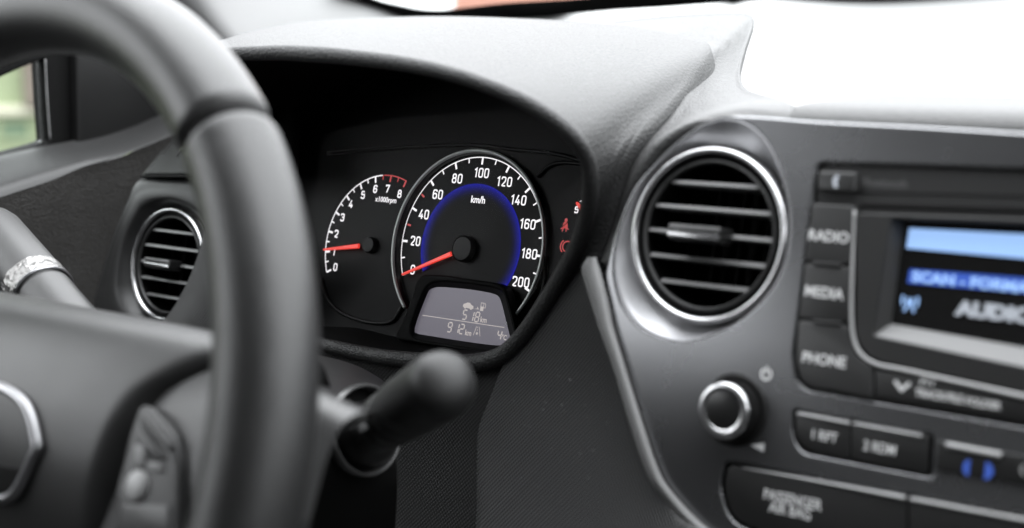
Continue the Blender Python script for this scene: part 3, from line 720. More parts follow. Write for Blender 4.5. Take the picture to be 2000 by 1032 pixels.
air_loop = rnd(pxs(FF, [(1418, 902), (2140, 1036), (2140, 1180), (1600, 1100), (1424, 1014), (1408, 950)]), [.003, .002, .002, .01, .012, .004], 8)
fo = [(1420, 226), (1432, 226), (1500, 229), (1600, 237), (1800, 247), (2000, 259), (2120, 266), (2138, 267), (2140, 269), (2140, 300), (2140, 700), (2140, 1160), (2140, 1188), (2138, 1190), (2100, 1190), (1800, 1190), (1560, 1190), (1534, 1188), (1404, 1052), (1361, 1012), (1328, 976), (1300, 940), (1281, 896), (1265, 848), (1248, 795), (1231, 740), (1216, 690), (1201, 640), (1191, 590), (1182, 540), (1188, 508), (1205, 444), (1234, 374), (1273, 325), (1322, 277), (1380, 238)]
fo = [tuple(q)[:2] for q in cat_rom([(x, y, 0) for x, y in fo], 200, True)]
obj('panel', curve_panel(FF, [pxs(FF, fo), dloop[::-1], inset(radio_loop, -.0006)[::-1], inset(preset_loop, -.0006)[::-1], inset(air_loop, -.0006)[::-1]], -.006, .0, .0011), 'fascia', fas, False)
rows = []
for k, hh in ((0, -.0078), (.02, -.0074), (.25, -.0062), (.5, -.0042), (.75, -.0020), (.92, -.0003), (1.0, -.0004), (1.02, -.004)):
    rows.append([FF.pt((.0388 + (dish_r(a) - .0388) * k) * math.cos(a), (.0388 + (dish_r(a) - .0388) * k) * math.sin(a), hh) for a in angd])
obj('vent_dish', fixn(loft(rows, 128, 40, True)), 'dish_silver', fas)
# rounded upper edge of the fascia
te = [(1432, 228), (1500, 231), (1600, 239), (1800, 250), (2140, 270)]

# ------------------------------------------------------------------ radio
rad = thing('car_radio', 'black car radio with blue display, text buttons and round knob', 'radio', FF.pt(.09, -.06, 0))
obj('faceplate', curve_panel(FF, [radio_loop, pxs(FF, [(1738, 422), (2110, 438), (2110, 748), (1696, 660)], -.0018)[::-1]], -.0055, -.0018, .0004), 'radio_black', rad, 40)
obj('chassis', prism(FF, radio_loop, -.020, -.0110), 'black_matte', rad, False)
def button(name, pts, h, m, parent, r=.0015, bev=.0009, h0=-.004, label=None):
    return obj(name, prism(FF, rnd(pxs(FF, pts, h), r), h0, h, bev, 3), m, parent, 40, label)
def label_text(body, px, size, h, m, parent, sx=1.0, name='lettering', bold=.0):
    return obj(name, text(FF, body, FF.uv(px[0], px[1], h), size, h + .0001, sx, bold=bold), m, parent, False)
bt = button('eject_button', [(1599, 334), (1671, 337), (1669, 376), (1596, 372)], .0022, 'button_grey', rad, .0012, .0011, label='small top left radio button with white half-disc mark')
u0, v0 = FF.uv(1637, 355, .0022)
hd = [(u0 + .0029 * math.cos(a) * .8, v0 + .0029 * math.sin(a)) for a in np.linspace(math.pi * .58, math.pi * 1.42, 16)] + [(u0 + .0006 - .0010 * math.cos(a), v0 + .0019 * math.sin(a)) for a in np.linspace(-math.pi * .4, math.pi * .4, 8)]
obj('mark', flatpoly(FF, [hd], .00235), 'lit_screen_white', bt, False)
label_text('Bluetooth', (1727, 358), .0052, -.0018, 'print_grey', rad, .95)
obj('disc_slot', prism(FF, rnd(pxs(FF, [(1680, 398), (2120, 412), (2120, 421), (1680, 406)], -.0016), .0006), -.0019, -.0014), 'black_gloss', rad, False)
obj('groove', tube([FF.px(1676, 377, -.0018), FF.px(1850, 380, -.0018), FF.px(2120, 387, -.0018)], .0004, 12, 6), 'black_matte', rad)
rb = button('radio_button', [(1587, 398), (1671, 402), (1664, 518), (1573, 511)], .0014, 'button_grey', rad, [.001, .003, .001, .001], .0011)
label_text('RADIO', (1618, 463), .0062, .0014, 'print_white', rb, .95, bold=.0001)
rb = button('media_button', [(1572, 516), (1663, 523), (1659, 632), (1560, 622)], .0014, 'button_grey', rad, .001, .0009)
label_text('MEDIA', (1609, 573), .0062, .0014, 'print_white', rb, .95, bold=.0001)
rb = button('phone_button', [(1559, 627), (1657, 637), (1660, 672), (1678, 702), (1704, 717), (1704, 778), (1568, 752), (1554, 705)], .0014, 'button_grey', rad, [.001, .002, .006, .006, .001, .001, .008, .003], .0009)
label_text('PHONE', (1609, 704), .0062, .0014, 'print_white', rb, .95, bold=.0001)
for y in (515, 629):
    obj('nib', prism(FF, rnd(pxs(FF, [(1588, y - 5), (1644, y), (1644, y + 7), (1588, y + 2)], .0015), .0006), .0005, .0022, .0004), 'button_grey', rad, 40)
# bright edge curling round the display
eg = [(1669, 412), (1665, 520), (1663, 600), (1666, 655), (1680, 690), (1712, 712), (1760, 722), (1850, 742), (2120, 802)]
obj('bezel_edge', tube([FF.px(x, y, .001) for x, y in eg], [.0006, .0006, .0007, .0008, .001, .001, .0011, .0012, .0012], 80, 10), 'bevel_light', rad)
bz = obj('display_bezel', curve_panel(FF, [rnd(pxs(FF, [(1674, 416), (2120, 432), (2120, 795), (1752, 714), (1706, 704), (1674, 668)], .001), [.002, .001, .001, .004, .006, .006]), rnd(pxs(FF, [(1742, 428), (2120, 444), (2120, 742), (1706, 655)], .001), .001)[::-1]], -.0015, .0015, .0005), 'radio_black', rad, 40)
# recessed display: side walls slope in to the screen
hs = -.0045
scr = pxs(FF, [(1768, 432), (2120, 446), (2120, 700), (1741, 633)], hs)
op = pxs(FF, [(1742, 428), (2120, 444), (2120, 744), (1704, 657)], .0008)
q = [FF.pt(u, v, .0008) for u, v in op] + [FF.pt(u, v, hs) for u, v in scr]
obj('ledge_lower', mesh([q[3], q[2], q[6], q[7]], [(0, 1, 2, 3)]), 'ledge', bz, False)
obj('ledge_side', mesh([q[0], q[3], q[7], q[4]], [(0, 1, 2, 3)]), 'button_grey', bz, False)
obj('ledge_upper', mesh([q[1], q[0], q[4], q[5]], [(0, 1, 2, 3)]), 'black_gloss', bz, False)
scn = obj('display', prism(FF, scr, hs - .004, hs), 'black_gloss', rad, False)
hp = hs + .0003
obj('display_bar', flatpoly(FF, [pxs(FF, [(1776, 446), (2120, 464), (2120, 516), (1770, 485)], hp)], hp), 'lit_blue_bar', scn, False)
obj('display_band', flatpoly(FF, [pxs(FF, [(1777, 526), (2120, 552), (2120, 582), (1772, 553)], hp)], hp), 'lit_blue_deep', scn, False)
obj('display_text', text(FF, 'SCAN - FORMAT', FF.uv(1782, 541, hp), .0056, hp + .0003, 1.2, 'LEFT', bold=.0002), 'lit_blue_bar', scn, False)
obj('display_text', text(FF, 'AUDIO', FF.uv(1870, 603, hp), .0074, hp + .0003, 1.25, 'LEFT', bold=.0005), 'lit_screen_white', scn, False)
ux, vx = FF.uv(1777, 592, hp)
ant = [[(ux + s * (.0010 + k * .0016) * 1.0 + s * .0006 * math.cos(a) * k, vx + .0008 + (.0014 + .0008 * k) * math.sin(a)) for a in np.linspace(-1.1, 1.1, 7)] for s in (-1, 1) for k in (0, 1)] + [[(ux - .0022, vx - .0036), (ux, vx + .0006), (ux + .0022, vx - .0036)]]
obj('display_symbol', ribbon(ant, .0009, FF, hp), 'lit_blue_bar', scn, False)
rb = button('seek_button', [(1709, 722), (2120, 806), (2120, 846), (1709, 776)], .0010, 'button_black', rad, .001, .0008)
uc, vc = FF.uv(1762, 754, .001)
obj('chevron', ribbon([[(uc - .0031, vc + .0016), (uc, vc - .0016), (uc + .0031, vc + .0016)]], .0014, FF, .0012), 'print_white', rb, False)
label_text('PTY', (1812, 748), .0036, .0010, 'print_white', rb, 1.0, bold=.0001)
label_text('TRACK/FILE', (1834, 774), .0042, .0010, 'print_white', rb, .88, bold=.0001)
label_text('FOLDER', (1920, 789), .0040, .0010, 'print_white', rb, .92, bold=.0001)
# preset row
obj('preset_plate', prism(FF, preset_loop, -.010, -.0022), 'black_plastic', rad, False)
rb = button('preset_button', [(1554, 807), (1661, 826), (1660, 898), (1574, 880), (1553, 852)], .0004, 'button_black', rad, [.001, .0006, .0006, .007, .003], .0006)
label_text('1 RPT', (1609, 853), .0056, .0004, 'print_white', rb, .85, bold=.00005)
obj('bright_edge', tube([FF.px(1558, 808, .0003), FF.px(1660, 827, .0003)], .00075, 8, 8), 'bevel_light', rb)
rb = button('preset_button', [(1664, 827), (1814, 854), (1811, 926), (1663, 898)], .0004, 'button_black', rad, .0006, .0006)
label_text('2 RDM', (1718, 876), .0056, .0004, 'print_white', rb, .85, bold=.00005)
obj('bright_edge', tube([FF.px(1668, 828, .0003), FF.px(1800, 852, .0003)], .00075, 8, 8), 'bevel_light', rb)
# volume knob
kc = FF.uv(1434, 801)
kn = obj('volume_knob', lathe(FF, [(.0158, .0), (.0152, .0008), (.0138, .001), (.0128, .0005), (.0126, .0035), (.0120, .0085)], 72, kc), 'black_plastic', rad, 50)
obj('knob_ring', lathe(FF, [(.0121, .0084), (.0119, .0098), (.0110, .0106), (.0088, .0104), (.0081, .0098)], 72, kc), 'satin_chrome', kn)
obj('knob_cap', lathe(FF, [(.0082, .0099), (.0076, .0101), (.0, .0098)], 48, kc), 'piano_black', kn)
ribs = []
for k in range(48):
    a = 2 * math.pi * k / 48
    ribs.append(fbox(Frame(FF.pt(kc[0] + .0124 * math.cos(a), kc[1] + .0124 * math.sin(a)), N=FF.N, U=math.cos(a) * FF.U + math.sin(a) * FF.V), -.0003, .0003, -.0003, .0003, .001, .0080))
obj('knurling', join_meshes(ribs), 'black_plastic', kn, False)
up_, vp_ = FF.uv(1497, 731)
pw_ = [(up_ + .0023 * math.cos(a), vp_ + .0023 * math.sin(a)) for a in np.linspace(R(120), R(420), 20)]
obj('power_symbol', ribbon([pw_, [(up_, vp_), (up_, vp_ + .0032)]], .0010, FF, .0003), 'print_white', rad, False)
uv_, vv_ = FF.uv(1480, 872)
obj('volume_symbol', flatpoly(FF, [[(uv_ - .0032, vv_), (uv_ + .0030, vv_ + .0018), (uv_ + .0030, vv_ - .0018)]], .0003), 'print_white', rad, False)

# ------------------------------------------------------------------ switch and indicator panels under the radio
sw = thing('demister_switch', 'small switch with two blue lit symbols below the radio', 'switch', FF.px(1910, 930))
button('switch_body', [(1830, 860), (2120, 912), (2120, 972), (1826, 918)], .0012, 'button_black', sw, .001, .0006)
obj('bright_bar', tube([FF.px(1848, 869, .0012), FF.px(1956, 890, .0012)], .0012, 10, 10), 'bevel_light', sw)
u0, v0 = FF.uv(1892, 914, .0012)
s1 = [(u0 + .0008 - .0030 * math.cos(a), v0 + .0033 * math.sin(a)) for a in np.linspace(-1.4, 1.4, 14)]
u1, v1 = FF.uv(1928, 920, .0012)
s2 = [(u1 - .0012 + .0036 * math.cos(a), v1 + .0034 * math.sin(a)) for a in np.linspace(-1.45, 1.45, 14)]
obj('blue_symbol', flatpoly(FF, [s1], .0014), 'lit_switch_blue', sw, False)
obj('blue_symbol', flatpoly(FF, [s2], .0014), 'lit_switch_blue', sw, False)
u2, v2 = FF.uv(1998, 918, .0012)
obj('edge_symbol', ribbon([[(u2 + .0016 - .0022 * math.cos(a), v2 + .0022 * math.sin(a)) for a in np.linspace(-1.2, 1.2, 8)]], .0004, FF, .0014), 'print_white', sw, False)
ab = thing('airbag_indicator', 'black indicator strip lettered PASSENGER AIR BAG at bottom of fascia', 'indicator', FF.px(1700, 1020))
obj('backing', prism(FF, air_loop, -.010, -.0022), 'black_plastic', ab, False)
bp_ = button('indicator_cover', [(1422, 908), (1770, 972), (1768, 1110), (1600, 1090), (1430, 1012), (1414, 952)], .0006, 'button_black', ab, [.004, .0006, .001, .01, .012, .004], .0007)
label_text('PASSENGER', (1547, 977), .0062, .0006, 'print_white', bp_, .82, bold=.00005)
label_text('AIR BAG', (1543, 999), .0062, .0006, 'print_white', bp_, .82, bold=.00005)
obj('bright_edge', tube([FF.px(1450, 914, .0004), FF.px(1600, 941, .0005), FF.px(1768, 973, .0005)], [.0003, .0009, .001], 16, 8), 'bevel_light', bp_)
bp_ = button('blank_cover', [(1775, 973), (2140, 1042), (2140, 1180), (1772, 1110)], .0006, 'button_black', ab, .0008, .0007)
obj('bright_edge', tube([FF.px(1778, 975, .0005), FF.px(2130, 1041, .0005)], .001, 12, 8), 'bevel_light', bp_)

# ------------------------------------------------------------------ instrument cluster
clu = thing('instrument_cluster', 'black instrument cluster with lit speedometer, rev counter and small display', 'instrument cluster', FC.pt(0, -.07, 0))
obj('dial_face', fixn_toward(mesh([FC.O + (p - FC.O) * 1.06 for p in face_loop], [tuple(range(len(face_loop)))]), FC), 'dial_black', clu, False)
def arc(c, r, a0, a1, n=60):      # angles clockwise from straight up, degrees
    return [(c[0] + r * math.sin(R(a)), c[1] + r * math.cos(R(a))) for a in np.linspace(a0, a1, n)]
HP = .0001
SWEEP = 226.8
sa = lambda v: (v - 100) / 200 * SWEEP
spd = obj('speedometer', lathe(FC, [(RS * 1.035, .0003), (RS * 1.04, .0034), (RS * 1.05, .0040)], 120, (0, 0), R(-62), R(242)), 'piano_black', clu, label='round speedometer lettered km/h with blue inner ring')
ringp = arc((0, 0), RS * 1.062, -136, 137, 120)
obj('chrome_ring', tube([FC.pt(u, v, .0040) for u, v in ringp], .00105, 160, 12), 'grey_ring', spd)
obj('scale_arc', ribbon([arc((0, 0), RS, sa(0), sa(203), 120)], .0006, FC, HP), 'lit_white', spd, False)
tk, tr = [], []
for v in range(0, 201, 10):
    big = v % 20 == 0; L_ = .0042 if big else .0030
    a = sa(v); s, c = math.sin(R(a)), math.cos(R(a))
    if v in (30, 50): tr.append(ribbon([[((RS - .001) * s, (RS - .001) * c), ((RS - .0040) * s, (RS - .0040) * c)]], .0011, FC, HP)); continue
    tk.append(ribbon([[(RS * s, RS * c), ((RS - L_) * s, (RS - L_) * c)]], .0013 if big else .0008, FC, HP + .0001))
obj('scale_ticks', join_meshes(tk), 'lit_white', spd, False)
obj('red_ticks', join_meshes(tr), 'lit_dark_red', spd, False)
for v, (x, y) in {0: (806, 527), 20: (811.5, 471), 40: (828, 419), 60: (855, 380), 80: (893, 349), 100: (941, 338), 120: (985.5, 355), 140: (1013, 391), 160: (1031, 438), 180: (1034, 496), 200: (1017, 551)}.items():
    u, vv = FC.uv(x, y, HP); n = len(str(v)); adv = .0043
    ds = []
    w_ = [.0030 if ch == '1' else adv for ch in str(v)]
    xx = u - sum(w_) / 2
    for ch, ww in zip(str(v), w_):
        ds.append(digit(ch, xx + ww / 2, vv, .0058, .0035, FC, HP, .00085)); xx += ww
    obj('numeral', join_meshes(ds), 'lit_white', spd, False)
obj('unit_lettering', text(FC, 'km/h', FC.uv(934, 391, HP + .0002), .0058, HP + .0003, .92, bold=.00008), 'lit_white', spd, False)
# blue light ring
bo, bi = RS * .705, RS * .53
vs, fs, uvs_ = [], [], []
aa = np.linspace(R(-118), R(132), 90)
for j in range(9):
    r = bi + (bo - bi) * j / 8
    for a in aa: vs.append(FC.pt(r * math.sin(a), r * math.cos(a), HP))
for j in range(8):
    for i in range(89):
        a = j * 90 + i; fs.append((a, a + 90, a + 91, a + 1)); uvs_ += [(i / 89, j / 8), (i / 89, (j + 1) / 8), ((i + 1) / 89, (j + 1) / 8), ((i + 1) / 89, j / 8)]
me = mesh(vs, fs); ul = me.uv_layers.new(name='UVMap')
for k, q in enumerate(uvs_): ul.data[k].uv = q
obj('blue_ring', me, 'blue_glow', spd, False)
def needle(F, p0, p1, h, w0, w1, name, par):
    a = np.array(F.uv(*p0, h)); b = np.array(F.uv(*p1, h)); d = (b - a) / np.linalg.norm(b - a); n = np.array([-d[1], d[0]])
    pts = [a + n * w0, a - n * w0, b - n * w1, b + d * w1, b + n * w1]
    return obj(name, prism(F, [tuple(p) for p in pts], h - .0012, h, .0003, 1), 'needle_red', par, False)
needle(FC, (880, 495.5), (784.5, 536), .0042, .0013, .0006, 'needle', spd)
hc = FC.uv(901, 485, .0045)
obj('hub_cap', lathe(FC, [(.0078, .0005), (.0077, .0036), (.0072, .0044), (.0068, .0046), (.0065, .0043), (.0, .0048)], 56, hc), 'black_plastic', spd, 40)
# rev counter
tp = {0: (638.6, 532.8), 1: (636, 491), 2: (642.6, 450.7), 3: (656, 414), 4: (677, 382.8), 5: (703, 360), 6: (733, 345.6), 7: (764.7, 342.6), 8: (794.4, 355)}
q = np.array([FC.uv(*p) for p in tp.values()])
A_ = np.c_[2 * q, np.ones(len(q))]; sol = np.linalg.lstsq(A_, (q ** 2).sum(1), rcond=None)[0]
tc_ = sol[:2]; tR = math.sqrt(sol[2] + tc_ @ tc_)
ang = [math.degrees(math.atan2(p[0] - tc_[0], p[1] - tc_[1])) for p in q]
ang = [a - 360 if a > 180 else a for a in ang]
ks = np.polyfit(range(9), ang, 1); ta = lambda v: ks[0] * v + ks[1]
tac = obj('rev_counter', lathe(FC, [(.0050, .0004), (.0049, .0030), (.0044, .0038), (.0, .0040)], 40, FC.uv(718, 478, .0038)), 'black_plastic', clu, 40, label='smaller rev counter on the left reading x1000rpm')
obj('scale_arc', ribbon([arc(tc_, tR, ta(0), ta(6.45), 60)], .0007, FC, HP), 'lit_white', tac, False)
obj('red_zone_arc', ribbon([arc(tc_, tR, ta(6.55), ta(8.04), 30)], .0006, FC, HP), 'lit_dark_red', tac, False)
tk, tr = [], []
for k in range(17):
    v = k / 2; a = ta(v); s, c = math.sin(R(a)), math.cos(R(a)); big = k % 2 == 0; L_ = .0040 if big else .0028
    (tr if v > 6.2 else tk).append(ribbon([[(tc_[0] + tR * s, tc_[1] + tR * c), (tc_[0] + (tR - L_) * s, tc_[1] + (tR - L_) * c)]], .0012 if big else .0008, FC, HP + .0001))
obj('scale_ticks', join_meshes(tk), 'lit_white', tac, False)
obj('red_ticks', join_meshes(tr), 'lit_dark_red', tac, False)
for v, (x, y) in {0: (655, 522), 1: (652.5, 492), 2: (657, 457), 3: (669, 425), 4: (685.5, 399), 5: (709, 381), 6: (733, 369.5), 7: (757, 369), 8: (780.5, 379)}.items():
    u, vv = FC.uv(x, y, HP)
    obj('numeral', digit(str(v), u, vv, .0050, .0033, FC, HP, .00085), 'lit_white', tac, False)
obj('unit_lettering', text(FC, 'x1000rpm', FC.uv(754, 391, HP), .0046, HP + .0001, .92, bold=.00003), 'lit_white', tac, False)
needle(FC, (700, 480.5), (631, 487.5), .0036, .0014, .0006, 'needle', tac)
# dark moulded edges round the dials
for pts in ([(628, 545), (640, 585), (668, 612), (715, 629), (760, 630), (778, 612), (792, 585)], [(640, 300), (760, 290), (850, 285), (930, 284), (1000, 292), (1080, 300), (1150, 318)], [(1050, 345), (1072, 325), (1100, 318), (1150, 322)], [(1066, 500), (1062, 560), (1045, 600)]):
    obj('dial_moulding', tube([FC.px(x, y, .001) for x, y in pts], .0012, 40, 8), 'black_plastic', clu)
# display hump
hump = [(772, 660), (786, 625), (803, 580), (812, 552), (822, 539), (836, 536), (870, 538), (915, 545), (958, 551), (976, 556), (987, 566), (994, 590), (1004, 630), (1012, 665), (1008, 690), (900, 684), (800, 668)]
lcd = [(809, 646), (811, 636), (818, 615), (832, 580), (838, 568), (846, 563), (860, 561), (890, 563), (920, 566), (950, 571), (966, 575), (975, 581), (981, 597), (988, 625), (994, 649), (997, 664), (990, 672), (978, 675), (950, 673), (900, 666), (850, 658), (815, 652)]
hl = [tuple(p)[:2] for p in cat_rom([tuple(FC.uv(x, y, .0085)) + (0,) for x, y in hump], 90, True)]
ll = [tuple(p)[:2] for p in cat_rom([tuple(FC.uv(x, y, .0085)) + (0,) for x, y in lcd], 90, True)]
il = inset(ll, -.0028)
dsp = obj('trip_display', curve_panel(FC, [hl, il[::-1]], .0005, .0085, .0016), 'black_matte', clu, 50, label='grey trip display reading 518 km, 912 km and 4 degrees')
lb = [tuple(FC.uv(x, y, .005)) for x, y in lcd]
ll2 = [tuple(p)[:2] for p in cat_rom([q + (0,) for q in lb], 90, True)]
obj('display_frame', fixn(loft([[FC.pt(u, v, .0078) for u, v in inset(ll, -.0030)], [FC.pt(u, v, .0049) for u, v in ll2]], 90, 2, True, False)), 'black_plastic', dsp, 30)
obj('display_glass', flatpoly(FC, [[tuple(p)[:2] for p in cat_rom([q + (0,) for q in lb], 90, True)]], .0050), 'lcd_face', dsp, False)
HL = .0052
def L7(s, pts, H, W):
    for ch, (x, y) in zip(s, pts):
        u, v = FC.uv(x, y, HL); obj('display_digit', seven(ch, u, v, H, W, FC, HL, .00078), 'lcd_digit', dsp, False)
L7('518', [(908, 615), (921, 618), (932, 619.5)], .0054, .0027)
L7('912', [(878.5, 639.5), (892, 641.5), (902, 643)], .0054, .0028)
L7('4', [(975.5, 655)], .0050, .0026)
obj('display_text', text(FC, 'km', FC.uv(944.5, 625.5, HL), .0046, HL, .85, bold=.00005), 'lcd_digit', dsp, False)
obj('display_text', text(FC, 'km', FC.uv(914.5, 651, HL), .0046, HL, .85, bold=.00005), 'lcd_digit', dsp, False)
obj('display_text', text(FC, '\u00b0C', FC.uv(984.5, 660, HL), .0040, HL, .85, bold=.00005), 'lcd_digit', dsp, False)
obj('display_rule', ribbon([[FC.uv(825, 616, HL), FC.uv(985, 640, HL)]], .0004, FC, HL), 'lcd_digit', dsp, False)
cu_, cv_ = FC.uv(914.5, 598.5, HL)
car = [(-.0040, -.0004), (-.0036, .0010), (-.0022, .0014), (-.0008, .0021), (.0010, .0020), (.0022, .0010), (.0038, .0004), (.0040, -.0010), (.0030, -.0012), (.0026, -.0018), (.0018, -.0018), (.0014, -.0012), (-.0014, -.0010), (-.0018, -.0016), (-.0028, -.0014), (-.0032, -.0008)]
obj('car_symbol', flatpoly(FC, [[(cu_ + a, cv_ + b) for a, b in car]], HL), 'lcd_digit', dsp, False)
cu_, cv_ = FC.uv(931, 602.5, HL)
obj('arrow_symbol', flatpoly(FC, [[(cu_ - .0018, cv_ - .0005), (cu_ + .0018, cv_ - .0005), (cu_ + .0004, cv_ + .0011), (cu_ + .0003, cv_ - .0001)]], HL), 'lcd_digit', dsp, False)
cu_, cv_ = FC.uv(943, 600, HL)
obj('fuel_symbol', join_meshes([flatpoly(FC, [[(cu_ - .0017, cv_ - .0023), (cu_ + .0007, cv_ - .0023), (cu_ + .0007, cv_ + .0002), (cu_ - .0017, cv_ + .0002)]], HL), ribbon([('c', [(cu_ - .0015, cv_), (cu_ + .0005, cv_), (cu_ + .0005, cv_ + .0022), (cu_ - .0015, cv_ + .0022)]), [(cu_ + .0008, cv_ - .0004), (cu_ + .0018, cv_ - .0004), (cu_ + .0019, cv_ + .0014), (cu_ + .0010, cv_ + .0024)]], .0004, FC, HL)]), 'lcd_digit', dsp, False)
cu_, cv_ = FC.uv(932, 647.5, HL)
flake = [[(cu_ + .0009 * math.cos(a), cv_ - .0012 + .0009 * math.sin(a)), (cu_ - .0009 * math.cos(a), cv_ - .0012 - .0009 * math.sin(a))] for a in (0, R(60), R(120))]
obj('ice_symbol', ribbon([[(cu_ - .0024, cv_ - .0025), (cu_ - .0009, cv_ + .0027)], [(cu_ + .0025, cv_ - .0025), (cu_ + .0010, cv_ + .0027)], [(cu_, cv_ + .0003), (cu_, cv_ + .0012)], [(cu_, cv_ + .0018), (cu_, cv_ + .0027)]] + flake, .0004, FC, HL), 'lcd_digit', dsp, False)
# warning lights at the right
cu_, cv_ = FC.uv(1104, 440, HP)
head = [(cu_ + .0001 + .0010 * math.cos(a), cv_ + .0028 + .0010 * math.sin(a)) for a in np.linspace(0, 6.1, 12)]
body = [(cu_ - .0019, cv_ - .0016), (cu_ + .0019, cv_ - .0016), (cu_ + .0014, cv_ + .0014), (cu_ + .0006, cv_ + .0018), (cu_ - .0006, cv_ + .0018), (cu_ - .0014, cv_ + .0012)]
obj('seat_belt_light', join_meshes([flatpoly(FC, [head, body], HP), ribbon([[(cu_ - .0028, cv_ - .0022), (cu_, cv_ - .0014), (cu_ + .0028, cv_ - .0022)], [(cu_ - .0015, cv_ - .0036), (cu_ - .0010, cv_ - .0018)], [(cu_ + .0012, cv_ - .0036), (cu_ + .0009, cv_ - .0018)]], .0006, FC, HP)]), 'lit_dark_red', clu, False)
obj('seat_belt_strap', ribbon([[(cu_ - .0022, cv_ - .0016), (cu_ + .0022, cv_ + .0022)]], .0005, FC, HP + .0003), 'dial_black', clu, False)
cu_, cv_ = FC.uv(1108, 482, HP)
obj('brake_light', ribbon([[(cu_ + r * math.cos(a) * 1.1, cv_ + r * math.sin(a)) for a in np.linspace(R(a0), R(a1), 16)] for r, a0, a1 in ((.0029, 0, 360), (.0042, 130, 230), (.0042, -50, 50))], .0007, FC, HP), 'lit_dark_red', clu, False)
u, v = FC.uv(1126, 410, HP)
obj('fuel_numeral', digit('5', u, v, .0038, .0026, FC, HP, .0007), 'lit_white', clu, False)
needle(FC, (1150, 430), (1125.5, 396.5), .004, .0012, .0007, 'fuel_needle', clu)
obj('fuel_tick', flatpoly(FC, [[FC.uv(*p, HP) for p in ((1131.5, 394), (1140, 387), (1140, 397))]], HP), 'lit_white', clu, False)

lens_loop = [FC.O + (p - FC.O) * .985 + FC.N * (.022 + .10 * max(0, (p - FC.O) @ FC.V + .05)) for p in face_loop]
obj('clear_cover', fixn_toward(mesh(lens_loop, [tuple(range(len(lens_loop)))]), FC), 'lens', clu, False)

# ------------------------------------------------------------------ steering column, stalks
col_ = thing('steering_column_cover', 'dark steering column cover below the dials behind steering wheel', 'column cover', (-.50, .5, -.25))
cov = [[(480, 690), (560, 690), (620, 694), (690, 712), (740, 738), (775, 765)],
       [(480, 720), (560, 722), (620, 726), (680, 742), (725, 765), (762, 790)],
       [(480, 775), (560, 778), (620, 782), (675, 790), (720, 808), (764, 830)],
       [(480, 830), (560, 835), (620, 838), (670, 842), (720, 850), (772, 870)],
       [(480, 930), (560, 935), (620, 938), (670, 940), (720, 940), (776, 945)],
       [(480, 1060), (560, 1060), (620, 1060), (670, 1060), (720, 1060), (770, 1060)]]
cx_ = [-.520, -.490, -.463, -.452, -.452, -.470]
rows = [[P(x, y, 'X', cx_[j] + (.0 if j else .0)) for x, y in r] for j, r in enumerate(cov)]
obj('upper_shell', loft(rows[:4], 40, 24), 'button_grey', col_)
obj('lower_shell', loft([rows[3], rows[4], rows[5]], 40, 20), 'black_matte', col_)
FCo = Frame(P(716, 840, 'X', -.447), N=(.93, -.05, .22), U=(0, 1, 0))
obj('stalk_opening', lathe(FCo, [(.0212, -.004), (.0214, .0005), (.0206, .0016), (.0196, .0012), (.0190, -.006)], 64), 'collar', col_)
obj('opening_void', lathe(FCo, [(.0192, -.0055), (.0, -.006)], 40), 'black_matte', col_)

def stalk(path, prof, sides=32):
    """lathe round the straight axis path[0] -> path[1]; prof (distance, radius)"""
    a, b = np.array(path[0]), np.array(path[1]); d = (b - a) / np.linalg.norm(b - a)
    F = Frame(a, N=d, U=(0, 0, 1)); return F
ws = thing('wiper_stalk', 'black wiper stalk with rounded end in front of the dials', 'stalk', P(716, 840, 'X', -.447))
A0 = P(712, 850, 'X', -.452); A1 = P(866, 750, 'D', .552)
Fs = stalk((A0, A1), None); LN = float(np.linalg.norm(A1 - A0))
obj('arm', lathe(Fs, [(.0, -.006), (.0155, -.006), (.0157, .004), (.0142, .010), (.0118, .013), (.0110, .016), (.0108, .032), (.0104, .036)], 48), 'stalk_black', ws, 50)
obj('twist_ring', lathe(Fs, [(.0104, .036), (.0122, .0365), (.0126, .038), (.0128, .052), (.0122, .0535), (.0104, .0542)], 48), 'stalk_black', ws, 50)
obj('rotary_end', lathe(Fs, [(.0104, .0545), (.0104, .0570), (.0124, .0575), (.0130, .0585), (.0136, .070), (.0140, LN - .012), (.0139, LN - .004), (.0131, LN + .001), (.0112, LN + .0045), (.0075, LN + .0068), (.0032, LN + .0078), (0, LN + .0080)], 56), 'stalk_end', ws, 60)
Fk = Frame(Fs.pt(0, 0, .064), N=-ray(770, 780) / np.linalg.norm(ray(770, 780)), U=Fs.N)
for dx, dy, hh in ((0, .0035, .0132), (-.018, .0035, .0124), (.004, -.002, .0134)):
    obj('switch_mark', fbox(Fk, dx - .0018, dx + .0018, dy - .0014, dy + .0014, hh - .003, hh + .0004, .0002, .0008), 'print_grey', ws, 40)
ts = thing('indicator_stalk', 'grey indicator stalk wrapped in crumpled silver foil beside driver vent', 'stalk', P(190, 650, 'D', .70))
B0 = P(196, 705, 'D', .70); B1 = P(-22, 448, 'D', .80)
Ft = stalk((B0, B1), None); LT = float(np.linalg.norm(B1 - B0))
kb = float((P(92, 590, 'D', .75) - B0) @ Ft.N)
obj('arm', lathe(Ft, [(.0150, -.02), (.0150, kb - .012), (.0153, kb - .004), (.0150, kb - .001)], 48), 'stalk_grey', ts, 60)
obj('head', lathe(Ft, [(.0140, kb - .002), (.0160, kb + .0005), (.0164, kb + .004), (.0164, LT - .010), (.0152, LT - .003), (.012, LT + .003), (.007, LT + .006), (0, LT + .007)], 56), 'stalk_grey', ts, 60)
